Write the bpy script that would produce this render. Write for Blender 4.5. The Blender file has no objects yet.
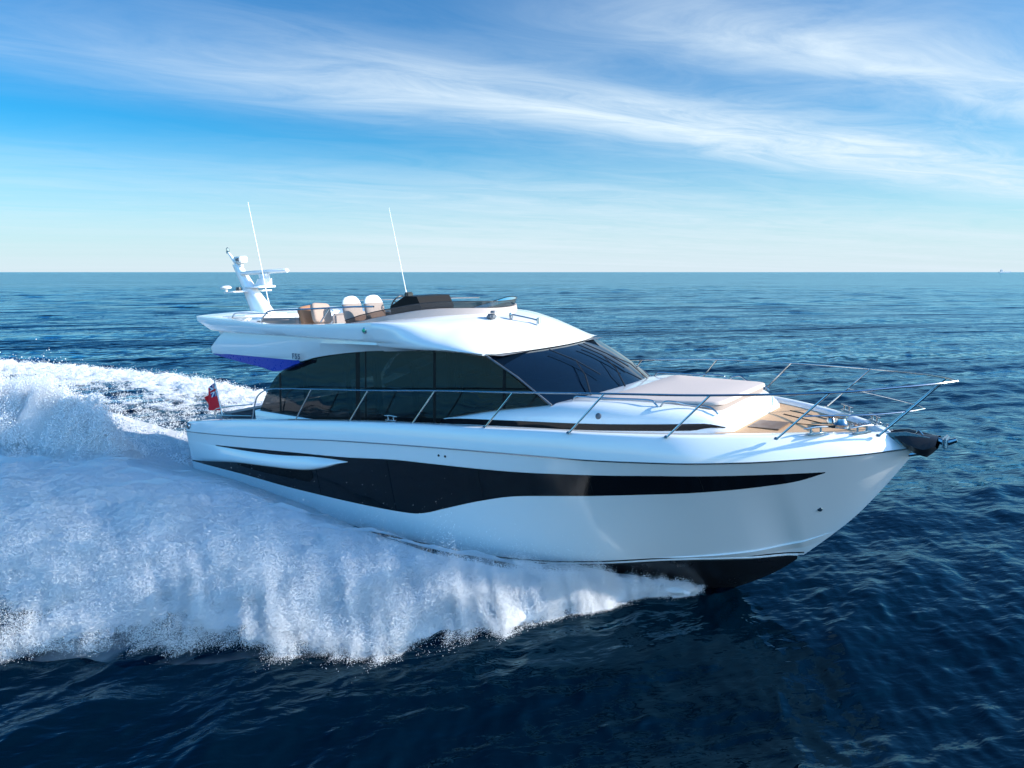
import bpy, bmesh, math, random
import numpy as np
from mathutils import Vector, Matrix
R_ = math.radians
rng = np.random.default_rng(7)
random.seed(7)
SC = bpy.context.scene
COL = SC.collection

# ------------------------------------------------------------------ camera
cd = bpy.data.cameras.new('camera'); cam = bpy.data.objects.new('camera', cd); COL.objects.link(cam)
cd.sensor_width = 36.0; cd.lens = 679.807 * 36.0 / 1024.0
cd.clip_start = 0.1; cd.clip_end = 80000
CAM = Vector((16.01, -9.695, 4.786)); YAW = 0.675; PITCH = math.atan(112.0 / 679.807)
cam.location = CAM
cam.rotation_euler = (math.pi / 2 - PITCH, 0, YAW)
SC.camera = cam

# ------------------------------------------------------------------ view, sky, sun
SC.view_settings.view_transform = 'Standard'; SC.view_settings.look = 'None'
SC.view_settings.exposure = 0.65; SC.view_settings.gamma = 1.0
SUN_AZ = R_(28.0)      # from boat heading (+X) towards port (+Y)
SUN_EL = R_(27.0)
sun_dir = Vector((math.cos(SUN_AZ) * math.cos(SUN_EL), math.sin(SUN_AZ) * math.cos(SUN_EL), math.sin(SUN_EL)))
sl = bpy.data.lights.new('sun', 'SUN'); sl.energy = 5.0; sl.angle = R_(0.55); sl.color = (1.0, 0.95, 0.88)
so = bpy.data.objects.new('sun', sl); COL.objects.link(so)
so.rotation_euler = sun_dir.to_track_quat('Z', 'Y').to_euler()

world = bpy.data.worlds.new('World'); SC.world = world; world.use_nodes = True
nt = world.node_tree; nt.nodes.clear()
class NB:
    """tiny node helper"""
    def __init__(s, nt): s.nt = nt
    def n(s, t, **kw):
        x = s.nt.nodes.new(t)
        for k, v in kw.items(): setattr(x, k, v)
        return x
    def put(s, sock, v):
        if v is None: return
        if isinstance(v, bpy.types.NodeSocket): s.nt.links.new(v, sock)
        else: sock.default_value = v
    def m(s, op, a, b=None, c=None, clamp=False):
        x = s.n('ShaderNodeMath', operation=op, use_clamp=clamp)
        s.put(x.inputs[0], a); s.put(x.inputs[1], b); s.put(x.inputs[2], c)
        return x.outputs[0]
    def ramp(s, v, lo, hi, a=0.0, b=1.0, smooth=True):
        x = s.n('ShaderNodeMapRange', interpolation_type='SMOOTHSTEP' if smooth else 'LINEAR')
        s.put(x.inputs[0], v); s.put(x.inputs[1], lo); s.put(x.inputs[2], hi); s.put(x.inputs[3], a); s.put(x.inputs[4], b)
        return x.outputs[0]
    def noise(s, vec, scale, detail=4, rough=0.5, dist=0.0):
        x = s.n('ShaderNodeTexNoise'); s.put(x.inputs['Vector'], vec)
        s.put(x.inputs['Scale'], scale); s.put(x.inputs['Detail'], detail); s.put(x.inputs['Roughness'], rough); s.put(x.inputs['Distortion'], dist)
        return x.outputs[0]
    def comb(s, x_, y_, z_):
        x = s.n('ShaderNodeCombineXYZ'); s.put(x.inputs[0], x_); s.put(x.inputs[1], y_); s.put(x.inputs[2], z_); return x.outputs[0]
    def mix(s, f, a, b, mode='MIX'):
        x = s.n('ShaderNodeMix', data_type='RGBA', blend_type=mode)
        s.put(x.inputs[0], f); s.put(x.inputs[6], a); s.put(x.inputs[7], b); return x.outputs[2]
b = NB(nt)
tc = b.n('ShaderNodeTexCoord')
sep = b.n('ShaderNodeSeparateXYZ'); b.put(sep.inputs[0], tc.outputs['Generated'])
dx, dy, dz = sep.outputs
sky = b.n('ShaderNodeTexSky', sky_type='NISHITA', sun_disc=False, sun_elevation=SUN_EL, altitude=0, air_density=1.0, dust_density=0.6, ozone_density=2.0)
sky.sun_rotation = math.pi / 2 - SUN_AZ
hs = b.n('ShaderNodeHueSaturation'); b.put(hs.inputs['Saturation'], 1.35); b.put(hs.inputs['Value'], 1.0); b.put(hs.inputs['Color'], sky.outputs[0])
tint = b.mix(1.0, hs.outputs[0], (0.12, 0.79, 1.02, 1), 'MULTIPLY')
# cirrus: direction mapped to a high plane, streaked along one bearing
th = YAW - R_(65)
ux, uy = -math.sin(th), math.cos(th)
den = b.m('ADD', b.m('MAXIMUM', dz, 0.0), 0.035)
pu = b.m('DIVIDE', b.m('ADD', b.m('MULTIPLY', dx, ux), b.m('MULTIPLY', dy, uy)), den)
pv = b.m('DIVIDE', b.m('ADD', b.m('MULTIPLY', dx, -uy), b.m('MULTIPLY', dy, ux)), den)
vec1 = b.comb(b.m('MULTIPLY', pu, 0.16), b.m('MULTIPLY', pv, 0.8), 0.0)
warp = b.noise(b.comb(b.m('MULTIPLY', pu, 0.3), b.m('MULTIPLY', pv, 0.6), 3.0), 0.8, 3, 0.5)
vec2 = b.comb(b.m('MULTIPLY', pu, 0.13), b.m('ADD', pv, b.m('MULTIPLY', warp, 1.1)), 0.0)
n1 = b.noise(vec2, 0.62, 7, 0.52, 0.3)
n2 = b.noise(b.comb(b.m('MULTIPLY', pu, 0.1), b.m('MULTIPLY', pv, 0.45), 7.3), 0.9, 3, 0.5)
n3 = b.noise(vec1, 5.0, 6, 0.65, 0.8)
dens = b.m('ADD', b.m('MULTIPLY', n1, 0.75), b.m('ADD', b.m('MULTIPLY', n2, 0.45), b.m('MULTIPLY', n3, 0.16)))
def gauss(v, c, w): return b.m('EXPONENT', b.m('MULTIPLY', b.m('POWER', b.m('DIVIDE', b.m('SUBTRACT', v, c), w), 2.0), -1.0))
pvw = b.m('ADD', pv, b.m('MULTIPLY', b.m('SUBTRACT', warp, 0.5), 1.1))
bA = b.m('MULTIPLY', gauss(pvw, 3.33, 0.58), b.ramp(pu, -0.9, 1.6, 0.25, 1.0))
bB = b.m('MULTIPLY', gauss(pvw, 2.08, 0.30), b.ramp(pu, 0.7, 2.4, 0.0, 0.85))
veil = b.m('ADD', b.ramp(pu, -1.0, 5.0, 0.03, 0.36), b.ramp(pvw, 4.3, 6.5, 0.0, 0.32))
n4 = b.noise(b.comb(b.m('MULTIPLY', pu, 0.55), b.m('ADD', b.m('MULTIPLY', pv, 1.3), b.m('MULTIPLY', warp, 2.6)), 21.0), 1.9, 9, 0.66, 1.1)
dens2 = b.m('ADD', b.m('MULTIPLY', dens, 0.62), b.m('MULTIPLY', n4, 0.42))
tex = b.ramp(dens2, 0.40, 0.88, 0.22, 1.18)
cl = b.m('MULTIPLY', b.m('ADD', b.m('ADD', bA, bB), veil), tex, clamp=True)
lowband = b.ramp(dz, 0.02, 0.30, 1.0, 0.0)
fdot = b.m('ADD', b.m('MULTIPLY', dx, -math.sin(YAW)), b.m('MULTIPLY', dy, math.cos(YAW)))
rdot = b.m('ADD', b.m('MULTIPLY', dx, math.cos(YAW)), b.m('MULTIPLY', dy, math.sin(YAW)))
cl = b.m('MULTIPLY', cl, b.ramp(fdot, -0.35, 0.35, 0.15, 1.0))
cl = b.m('MULTIPLY', cl, 0.92)
back_fill = b.m('MULTIPLY', b.ramp(fdot, 0.35, -0.5, 1.0, 3.8), b.ramp(b.m('SUBTRACT', rdot, fdot), 0.5, 1.3, 1.0, 1.35))  # added fill: sky boosted behind the camera to lift the shaded hull
haze = b.ramp(dz, -0.03, 0.19, 0.92, 0.0)
tint = b.mix(1.0, tint, b.comb(b.m('POWER', back_fill, 2.08), b.m('POWER', back_fill, 0.91), b.m('POWER', back_fill, 0.74)), 'MULTIPLY')
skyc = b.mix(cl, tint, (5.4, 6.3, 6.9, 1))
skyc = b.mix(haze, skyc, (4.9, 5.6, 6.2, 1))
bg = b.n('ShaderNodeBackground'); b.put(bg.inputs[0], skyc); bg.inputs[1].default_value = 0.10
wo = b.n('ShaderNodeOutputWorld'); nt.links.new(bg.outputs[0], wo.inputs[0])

SC.cycles.max_bounces = 8; SC.cycles.volume_bounces = 5; SC.cycles.transparent_max_bounces = 16; SC.cycles.transmission_bounces = 6
SC.cycles.caustics_reflective = False; SC.cycles.caustics_refractive = False

# ------------------------------------------------------------------ helpers
def pchip(xs, ys):
    xs = np.asarray(xs, float); ys = np.asarray(ys, float)
    h = np.diff(xs); d = np.diff(ys) / h; m = np.zeros(len(xs)); m[0] = d[0]; m[-1] = d[-1]
    for i in range(1, len(xs) - 1):
        if d[i - 1] * d[i] > 0:
            w1 = 2 * h[i] + h[i - 1]; w2 = h[i] + 2 * h[i - 1]; m[i] = (w1 + w2) / (w1 / d[i - 1] + w2 / d[i])
    def f(x):
        x = np.asarray(x, float); xc = np.clip(x, xs[0], xs[-1])
        i = np.clip(np.searchsorted(xs, xc) - 1, 0, len(h) - 1); t = (xc - xs[i]) / h[i]
        return ((1 + 2 * t) * (1 - t) ** 2 * ys[i] + t * (1 - t) ** 2 * h[i] * m[i] + t * t * (3 - 2 * t) * ys[i + 1] + t * t * (t - 1) * h[i] * m[i + 1])
    return f
def tab(pts): return pchip([p[0] for p in pts], [p[1] for p in pts])

def tag(o, label=None, cat=None, group=None, kind=None):
    if label: o['label'] = label
    if cat: o['category'] = cat
    if group: o['group'] = group
    if kind: o['kind'] = kind
    return o
def empty(name, loc=(0, 0, 0), rot=(0, 0, 0)):
    o = bpy.data.objects.new(name, None); COL.objects.link(o); o.location = loc; o.rotation_euler = rot; return o

class MB:
    """collects shapes, links them as one mesh object"""
    def __init__(s): s.v = []; s.f = []; s.mi = []; s.cur = 0
    def add(s, vs, fs):
        o = len(s.v); s.v += [tuple(map(float, p)) for p in vs]
        for f in fs: s.f.append(tuple(o + i for i in f)); s.mi.append(s.cur)
    def grid(s, rows, close_u=False, close_v=False, flip=False):
        n = len(rows); m = len(rows[0]); vs = [p for r in rows for p in r]; fs = []
        for i in range(n if close_u else n - 1):
            for j in range(m if close_v else m - 1):
                a, b_, c, d = i * m + j, i * m + (j + 1) % m, ((i + 1) % n) * m + (j + 1) % m, ((i + 1) % n) * m + j
                fs.append((a, d, c, b_) if flip else (a, b_, c, d))
        s.add(vs, fs)
    def box(s, c, size, rot=None, bev=0.0):
        bm = bmesh.new(); bmesh.ops.create_cube(bm, size=1)
        for v in bm.verts: v.co = Vector((v.co.x * size[0], v.co.y * size[1], v.co.z * size[2]))
        if bev: bmesh.ops.bevel(bm, geom=list(bm.edges), offset=bev, segments=3, affect='EDGES')
        M = rot.to_matrix() if hasattr(rot, 'to_matrix') else (Matrix.Identity(3) if rot is None else rot)
        bm.verts.index_update()
        s.add([M @ v.co + Vector(c) for v in bm.verts], [[v.index for v in f.verts] for f in bm.faces]); bm.free()
    def tube(s, pts, r, n=8, caps=True):
        pts = [Vector(p) for p in pts]; N = len(pts); rr = r if hasattr(r, '__len__') else [r] * N
        up = Vector((0, 0, 1)); rows = []; prev = None
        for i, p in enumerate(pts):
            t = (pts[min(i + 1, N - 1)] - pts[max(i - 1, 0)]).normalized()
            if prev is None:
                a = up if abs(t.dot(up)) < .95 else Vector((1, 0, 0)); u = t.cross(a).normalized()
            else: u = (prev - t * prev.dot(t)).normalized()
            prev = u; w = t.cross(u)
            rows.append([p + (u * math.cos(k * 2 * math.pi / n) + w * math.sin(k * 2 * math.pi / n)) * rr[i] for k in range(n)])
        s.grid(rows, close_v=True)
        if caps:
            s.add(rows[0], [tuple(range(n))]); s.add(rows[-1], [tuple(reversed(range(n)))])
    def lathe(s, c, prof, n=20, axis=Vector((0, 0, 1))):
        q = axis.normalized().to_track_quat('Z', 'Y'); c = Vector(c)
        rows = [[c + q @ Vector((r * math.cos(k * 2 * math.pi / n), r * math.sin(k * 2 * math.pi / n), z)) for k in range(n)] for r, z in prof]
        s.grid(rows, close_v=True)
    def poly(s, pts, th):
        """pts: planar loop, thickened by vector th"""
        n = len(pts); th = Vector(th); A = [Vector(p) for p in pts]; B = [p + th for p in A]
        s.add(A + B, [tuple(range(n)), tuple(reversed(range(n, 2 * n)))] + [(i, i + n, (i + 1) % n + n, (i + 1) % n) for i in range(n)])
    def build(s, name, mats, parent=None, smooth=True, merge=0.0008, angle=35, recalc=True):
        me = bpy.data.meshes.new(name); me.from_pydata(s.v, [], s.f)
        for m_ in (mats if isinstance(mats, (list, tuple)) else [mats]): me.materials.append(m_)
        me.polygons.foreach_set('material_index', s.mi)
        bm = bmesh.new(); bm.from_mesh(me)
        if merge: bmesh.ops.remove_doubles(bm, verts=bm.verts, dist=merge)
        if recalc: bmesh.ops.recalc_face_normals(bm, faces=bm.faces)
        if smooth:
            for f in bm.faces: f.smooth = True
            for e in bm.edges:
                if len(e.link_faces) == 2 and e.calc_face_angle(0) > R_(angle): e.smooth = False
        bm.to_mesh(me); bm.free()
        o = bpy.data.objects.new(name, me); COL.objects.link(o); o.parent = parent
        return o
def spl(pts, n=8):
    """Catmull-Rom through pts"""
    P = [Vector(p) for p in pts]; P = [P[0] * 2 - P[1]] + P + [P[-1] * 2 - P[-2]]; out = []
    for i in range(1, len(P) - 2):
        for k in range(n):
            t = k / n; a, b_, c, d = P[i - 1:i + 3]
            out.append(0.5 * ((2 * b_) + (c - a) * t + (2 * a - 5 * b_ + 4 * c - d) * t * t + (3 * b_ - a - 3 * c + d) * t ** 3))
    out.append(P[-2]); return out

def mat(name, col, rough=0.4, metal=0.0, coat=0.0, spec=0.5, var=0.0, scale=20, bump=0.0, ior=1.5, alpha=1.0):
    m = bpy.data.materials.new(name); m.use_nodes = True; t = m.node_tree; B = NB(t); p = t.nodes['Principled BSDF']
    p.inputs['Roughness'].default_value = rough; p.inputs['Metallic'].default_value = metal
    p.inputs['Coat Weight'].default_value = coat; p.inputs['Coat Roughness'].default_value = 0.04
    p.inputs['Specular IOR Level'].default_value = spec; p.inputs['IOR'].default_value = ior
    c = (*col, 1); tcx = B.n('ShaderNodeTexCoord').outputs['Object']
    nz = B.noise(tcx, scale, 5, 0.6)
    d = tuple(x * (1 - var) for x in col) + (1,)
    B.put(p.inputs['Base Color'], B.mix(nz, c, d))
    B.put(p.inputs['Roughness'], B.ramp(nz, 0.3, 0.7, rough * 0.85, rough * 1.15 + 0.01))
    if bump:
        bp = B.n('ShaderNodeBump'); B.put(bp.inputs['Height'], nz); bp.inputs['Strength'].default_value = bump; bp.inputs['Distance'].default_value = 0.01
        t.links.new(bp.outputs[0], p.inputs['Normal'])
    if alpha < 1: p.inputs['Alpha'].default_value = alpha
    return m
gel = mat('white_gelcoat', (0.80, 0.80, 0.79), 0.10, coat=0.6, var=0.02, scale=1.5)
gel_matt = mat('nonslip_white', (0.78, 0.77, 0.75), 0.45, var=0.06, scale=60, bump=0.1)
dblack = mat('black_hull_glass', (0.006, 0.007, 0.009), 0.07, var=0.2, spec=0.35, scale=1.2)
mattblack = mat('matt_black', (0.007, 0.007, 0.008), 0.5, var=0.2, spec=.12)
antif = mat('antifouling_paint', (0.010, 0.010, 0.012), 0.3, var=0.3, scale=3)
steel = mat('polished_steel', (0.40, 0.41, 0.42), 0.16, metal=1.0, var=0.08)
blue = mat('blue_panel', (0.0, 0.035, 0.36), 0.3, var=0.1)
taupe = mat('taupe_upholstery', (0.30, 0.24, 0.21), 0.75, var=0.12, bump=0.2, scale=40)
beige = mat('beige_fabric', (0.40, 0.29, 0.23), 0.8, var=0.12, bump=0.2, scale=60)
taupe2 = mat('taupe_coaming', (0.42, 0.35, 0.32), 0.6, var=0.08)
cream = mat('pale_upholstery', (0.60, 0.49, 0.43), 0.7, var=0.07, bump=0.15, scale=50)
white_up = mat('white_vinyl', (0.80, 0.78, 0.74), 0.45, var=0.05)
brown = mat('tan_fabric', (0.36, 0.17, 0.09), 0.8, var=0.15, bump=0.2, scale=60)
dark = mat('dark_plastic', (0.02, 0.021, 0.023), 0.35, var=0.2)
greyd = mat('grey_plastic', (0.12, 0.13, 0.15), 0.4, var=0.1)
curt = mat('curtain_cloth', (0.55, 0.50, 0.44), 0.8, var=0.1)
wood = mat('varnished_wood', (0.20, 0.11, 0.06), 0.35, var=0.3, scale=8)
green = mat('green_lens', (0.02, 0.45, 0.22), 0.15, var=0.1)
grey_letter = mat('grey_letters', (0.10, 0.13, 0.17), 0.4, var=0.1)

def glass_mat(name, tintc, trans, ior=1.5, body=(0.006, 0.009, 0.010)):
    m = bpy.data.materials.new(name); m.use_nodes = True; t = m.node_tree; t.nodes.clear(); B = NB(t)
    g = B.n('ShaderNodeBsdfGlossy'); g.inputs['Roughness'].default_value = 0.02; g.inputs['Color'].default_value = (1, 1, 1, 1)
    tr = B.n('ShaderNodeBsdfTransparent'); tr.inputs['Color'].default_value = (*[c * trans for c in tintc], 1)
    df = B.n('ShaderNodeBsdfDiffuse'); df.inputs['Color'].default_value = (*body, 1)
    ad = B.n('ShaderNodeAddShader'); t.links.new(tr.outputs[0], ad.inputs[0]); t.links.new(df.outputs[0], ad.inputs[1])
    fr = B.n('ShaderNodeFresnel'); fr.inputs[0].default_value = ior
    nz = B.noise(B.n('ShaderNodeTexCoord').outputs['Object'], 0.9, 2, 0.5)
    bp = B.n('ShaderNodeBump'); B.put(bp.inputs['Height'], nz); bp.inputs['Strength'].default_value = 0.04; bp.inputs['Distance'].default_value = 0.2
    t.links.new(bp.outputs[0], g.inputs['Normal'])
    mx = B.n('ShaderNodeMixShader'); t.links.new(fr.outputs[0], mx.inputs[0]); t.links.new(ad.outputs[0], mx.inputs[1]); t.links.new(g.outputs[0], mx.inputs[2])
    o = B.n('ShaderNodeOutputMaterial'); t.links.new(mx.outputs[0], o.inputs[0]); return m
side_glass = glass_mat('tinted_side_glass', (0.95, 0.92, 0.88), 0.07, 1.32, (0.007, 0.0075, 0.008))
ws_glass = glass_mat('windscreen_glass', (0.25, 0.6, 1.0), 0.03, 1.6, (0.002, 0.007, 0.016))
fly_glass = glass_mat('smoked_fly_glass', (1.0, 0.80, 0.72), 0.30)

# teak: planks with dark caulking
teak = bpy.data.materials.new('teak_planks'); teak.use_nodes = True
t = teak.node_tree; B = NB(t); p = t.nodes['Principled BSDF']; p.inputs['Roughness'].default_value = 0.6
oc = B.n('ShaderNodeTexCoord').outputs['Object']; sp_ = B.n('ShaderNodeSeparateXYZ'); B.put(sp_.inputs[0], oc)
fr = B.m('FRACT', B.m('MULTIPLY', sp_.outputs[1], 1 / 0.055))
line = B.m('LESS_THAN', fr, 0.10)
g1 = B.noise(B.comb(B.m('MULTIPLY', sp_.outputs[0], 2.0), B.m('MULTIPLY', sp_.outputs[1], 40.0), 0.0), 2.0, 5, 0.6)
tk = B.mix(g1, (0.66, 0.41, 0.22, 1), (0.52, 0.31, 0.17, 1))
B.put(p.inputs['Base Color'], B.mix(line, tk, (0.05, 0.04, 0.035, 1)))

# ------------------------------------------------------------------ yacht
TAU, RHO = 0.052, 0.0205
yacht = empty('motor_yacht', (0, 0, 0), (RHO, -TAU, 0))
tag(yacht, 'white flybridge motor yacht with black side windows speeding through its own spray', 'motor yacht')

f_yr = tab([(-.15, 2.06), (0, 2.08), (3, 2.19), (7, 2.22), (9, 2.2), (11.05, 2.12), (12.36, 1.83), (13.2, 1.42), (13.8, 1.02), (14.38, .56), (14.75, .16), (14.9, .0)])
f_zr = tab([(-.15, 1.03), (3, 1.23), (6.12, 1.48), (8.89, 1.64), (10.93, 1.72), (12.18, 1.75), (13.2, 1.765), (14.4, 1.81), (14.9, 1.83)])
f_zg = tab([(-.15, 1.25), (1.5, 1.44), (3, 1.58), (4.83, 1.73), (7.72, 1.93), (9.68, 2.02), (11.03, 2.08), (12.35, 2.10), (13.49, 2.08), (14.2, 2.05), (14.66, 2.0)])
f_yc = tab([(-.15, 1.88), (5.65, 1.94), (7.97, 1.9), (9.07, 1.82), (10.13, 1.6), (11.02, 1.36), (12.06, .90), (12.98, .40), (13.56, .0), (14.9, .0)])
f_zc0 = tab([(-.15, -.45), (5.65, -.34), (7.97, -.25), (9.07, -.22), (10.13, -.17), (11.02, -.07), (12.06, .05), (12.98, .10), (13.56, .12)])
f_stem = tab([(12.01, -.91), (12.26, -.78), (12.81, -.47), (13.24, -.17), (13.56, .12), (13.91, .47), (14.22, .81), (14.68, 1.45), (14.9, 1.79)])
f_keel = tab([(-.15, -1.1), (8, -1.3), (10.5, -1.25), (11.4, -1.12), (12.01, -.91), (12.26, -.78), (12.81, -.47), (13.24, -.17), (13.56, .12)])
def f_zc(x): return np.where(np.asarray(x) > 13.56, f_stem(x), f_zc0(x))
f_pw = tab([(0, .55), (9, .65), (11, .8), (12.5, 1.0), (14, 1.15), (14.9, 1.2)])
def hull_y(x, z):
    zc = f_zc(x); zr = f_zr(x); s_ = np.clip((z - zc) / (zr - zc), 0, 1)
    return f_yc(x) + (f_yr(x) - f_yc(x)) * s_ ** f_pw(x)
def f_yg(x): return np.maximum(f_yr(x) - 0.06 - 0.10 * np.clip((x - 12) / 2.5, 0, 1), 0.0)

XS = np.concatenate([np.linspace(-.15, 11, 60), np.linspace(11.15, 14.0, 34), np.linspace(14.05, 14.9, 22)])
for sgn in (1,):
    hb = MB(); bt = MB(); bul = MB()
    sides = {}
    for sg in (-1, 1):
        rows = []; brow = []; urow = []
        for x in XS:
            zc = float(f_zc(x)); zr = float(f_zr(x)); r = []
            for k in range(17):
                z = zc + (zr - zc) * (k / 16) ** 1.0
                r.append((x, sg * float(hull_y(x, z)), z))
            rows.append(r)
            if x <= 13.56:
                zk = float(f_keel(x)); yc = float(f_yc(x)); br = []
                for k in range(7):
                    u = k / 6; br.append((x, sg * yc * u ** (0.9), zk + (zc - .03 - zk) * u ** 1.15))
                br.append((x, sg * yc, zc)); brow.append(br)
            # bulwark: rub line up to rounded capping, inner face, side deck
            xg = x - 0.24 * max(0, (x - 14.2) / .7) ** 1.5
            zg = float(f_zg(xg)); yg = float(f_yg(xg)); yr = float(f_yr(x))
            yg = min(yg, yr)
            u = [(x, sg * yr, zr)]
            for k in (0.25, 0.5, 0.75):
                u.append((x + (xg - x) * k, sg * (yr + (yg - yr) * k ** 1.6), zr + (zg - .03 - zr) * k))
            u += [(xg, sg * yg, zg - .03), (xg - .004, sg * max(yg - .012, 0), zg - .008), (xg - .01, sg * max(yg - .035, 0), zg)]
            u += [(xg - .04, sg * max(yg - .15, 0), zg + .004), (xg - .045, sg * max(yg - .17, 0), zg - .015), (xg - .05, sg * max(yg - .19, 0), zg - .16)]
            urow.append(u)
        hb.grid(rows); bt.grid(brow); bul.grid(urow)
        sides[sg] = (rows[0], brow[0], urow[0])
# transom
pr = [p for p in sides[-1][0]] + sides[-1][2][1:7]; pl = [(x, -y, z) for x, y, z in pr]
hb.grid([pr, [(x - .05, y * .5, z) for x, y, z in pr], [(x - .05, 0, z) for x, y, z in pr], [(x - .05, y * .5, z) for x, y, z in pl], pl])
hull = hb.build('hull', gel, yacht, angle=40)
bt.build('hull_bottom', antif, hull, angle=30)
bul.build('bulwark', gel, hull, angle=50)

def hull_strip(name, m, zfun, w, out, x0, x1, parent, n=120, lift=0.0, sides_=(-1, 1)):
    for sg in sides_:
        q = MB(); rows = []
        for x in np.linspace(x0, x1, n):
            z = float(zfun(x)); r = []
            for (dz_, do) in ((-w, 0.0), (-w * .7, out), (w * .7, out), (w, 0.0)):
                zz = z + dz_; r.append((x, sg * (float(hull_y(x, min(zz, float(f_zr(x))))) + do + .001), zz))
            rows.append(r)
        q.grid(rows); q.build(name, m, parent, angle=60)
hull_strip('rub_rail', steel, lambda x: f_zr(x) + .0, .010, .014, -.14, 14.84, hull)
hull_strip('boot_stripe', gel, lambda x: f_zc(x) - .0 + .0, .011, .012, 0, 13.5, hull)
hull_strip('chine_line', mattblack, lambda x: f_zc(x) + .035, .012, .006, 0, 13.58, hull)
# knuckle (spray rail) near the stem
f_kn = tab([(11.6, .06), (12.3, .12), (13, .22), (13.5, .34), (14.0, .57)])
for sg in (-1, 1):
    q = MB(); rows = []
    for x in np.linspace(11.7, 13.98, 50):
        z = float(f_kn(x)); w = .10 * min(1, (x - 11.7) / .8)
        zt = z; zb = z - w
        r = [(x, sg * (float(hull_y(x, zt + .01)) + .0), zt + .012), (x, sg * (float(hull_y(x, zt)) + .03 * min(1, (x - 11.7) / 1) * min(1, (14.0 - x) / .5)), zt), (x, sg * (float(hull_y(x, zb)) * 1 + .002 * 0), max(zb, float(f_zc(x)) + .002))]
        rows.append(r)
    q.grid(rows); q.build('spray_rail', gel, hull, angle=20)

# black glazing band let into the topsides
f_bl = tab([(-.14, .285), (2.23, .30), (4.21, .27), (5.85, .28), (7.14, .31), (7.78, .35), (8.1, .42), (8.5, .555), (9.38, .84), (9.97, .99), (10.51, 1.07), (11.46, 1.18), (12.73, 1.30), (13.39, 1.38), (13.70, 1.44), (14.01, 1.56)])
f_bt = tab([(1.35, .865), (4.35, 1.06), (6.13, 1.17), (7.64, 1.30), (8.35, 1.33), (10.0, 1.40), (11.47, 1.505), (12.51, 1.555), (13.39, 1.565), (14.01, 1.57)])
# scoop: lower edge / upper edge of the white fairing
f_su = tab([(1.35, .85), (3.0, .90), (4.0, .955), (5.3, 1.07), (6.05, 1.10), (6.25, 1.10)])
f_sl = tab([(-.14, .30), (1.0, .42), (2.3, .56), (3.7, .65), (4.8, .74), (5.5, .88), (6.0, 1.03), (6.25, 1.09)])
def band(q, x0, x1, lo, hi, n, m=8, out=.006, sides_=(-1, 1)):
    for sg in sides_:
        rows = []
        for x in np.linspace(x0, x1, n):
            a = float(lo(x)); c = float(hi(x)); c = max(c, a + .002)
            r = [(x, sg * (float(hull_y(x, a)) - .004), a - .003)]
            r += [(x, sg * (float(hull_y(x, a + (c - a) * k / m)) + out), a + (c - a) * k / m) for k in range(m + 1)]
            r += [(x, sg * (float(hull_y(x, c)) - .004), c + .003)]
            rows.append(r)
        q.grid(rows)
hw = {}
for sg in (-1, 1):
    q = MB(); band(q, 6.25, 14.01, f_bl, f_bt, 110, sides_=(sg,))
    band(q, 1.35, 6.25, f_su, f_bt, 40, 2, sides_=(sg,)); band(q, -.14, 6.25, f_bl, f_sl, 60, 6, sides_=(sg,))
    hw[sg] = q.build('hull_window', dblack, hull, angle=25, merge=.004)

for sg in (-1, 1):
  q = MB(); band(q, 2.2, 5.05, lambda x: np.interp(x, [2.2, 3.2, 4.9, 5.05], [.50, .47, .50, .62]), lambda x: np.interp(x, [2.2, 3.7, 4.8, 5.05], [.545, .64, .73, .76]), 20, 3, .010, (sg,))
  q.build('air_intake', mattblack, hull, angle=25)
# moulded white fairing between the two dark wedges
for sg in (-1, 1):
    q = MB(); rows = []
    for x in np.linspace(.0, 6.2, 70):
        a = float(f_sl(x)) + .002; c = float(f_su(x)) - .006 if x > 1.35 else float(f_su(1.35)) + .0
        if c < a + .004: c = a + .004
        amp = .085 * min(1, x / 1.5) * min(1, (6.25 - x) / .5)
        r = []
        for k in range(11):
            u = k / 10; z = a + (c - a) * u
            bulge = amp * (math.sin(math.pi * min(1, u * 1.0) ** .55) if u > 0 else 0) + .004
            r.append((x, sg * (float(hull_y(x, z)) + (bulge if 0 < k < 10 else -.004)), z))
        rows.append(r)
    q.grid(rows); q.build('side_fairing', gel, hull, angle=45)
# hull pane joints
for xj in (5.2, 7.35, 9.4, 11.3, 12.7):
    a = float(f_bl(xj)) if xj > 6.2 else float(f_bl(xj)); c = float(f_bt(xj)) if xj > 6.2 else float(f_sl(xj))
    for sg in (-1, 1):
        q = MB(); q.tube([(xj, sg * (float(hull_y(xj, a + (c - a) * k / 4)) + .0075), a + (c - a) * k / 4) for k in range(5)], .003, 5)
        q.build('window_seam', mattblack, hw[sg])

# fittings on the hull side
for xx in (8.62, 8.76):
    q = MB(); q.lathe((xx, -float(hull_y(xx, 1.50)) - .004, 1.50), [(0, .012), (.014, .012), (.02, .004), (.02, -.01)], 12, Vector((0, -1, 0))); q.build('drain_outlet', dark, hull)
q = MB(); q.lathe((13.86, -float(hull_y(13.86, .95)) - .002, .95), [(0, .01), (.03, .01), (.035, 0), (.035, -.02)], 14, Vector((.2, -1, -.1))); q.build('drain_outlet', steel, hull)
q = MB()
q.lathe((.02, -float(f_yr(.02)) - .0, 1.18), [(.035, .016), (.06, .022), (.075, .01), (.08, -.02)], 20, Vector((-.1, -1, .1)))
hf = q.build('fairlead', steel, hull)
q = MB(); q.lathe((.02, -float(f_yr(.02)) + .0, 1.18), [(0, .012), (.036, .012)], 16, Vector((-.1, -1, .1))); q.build('fairlead_hole', mattblack, hf)

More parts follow.
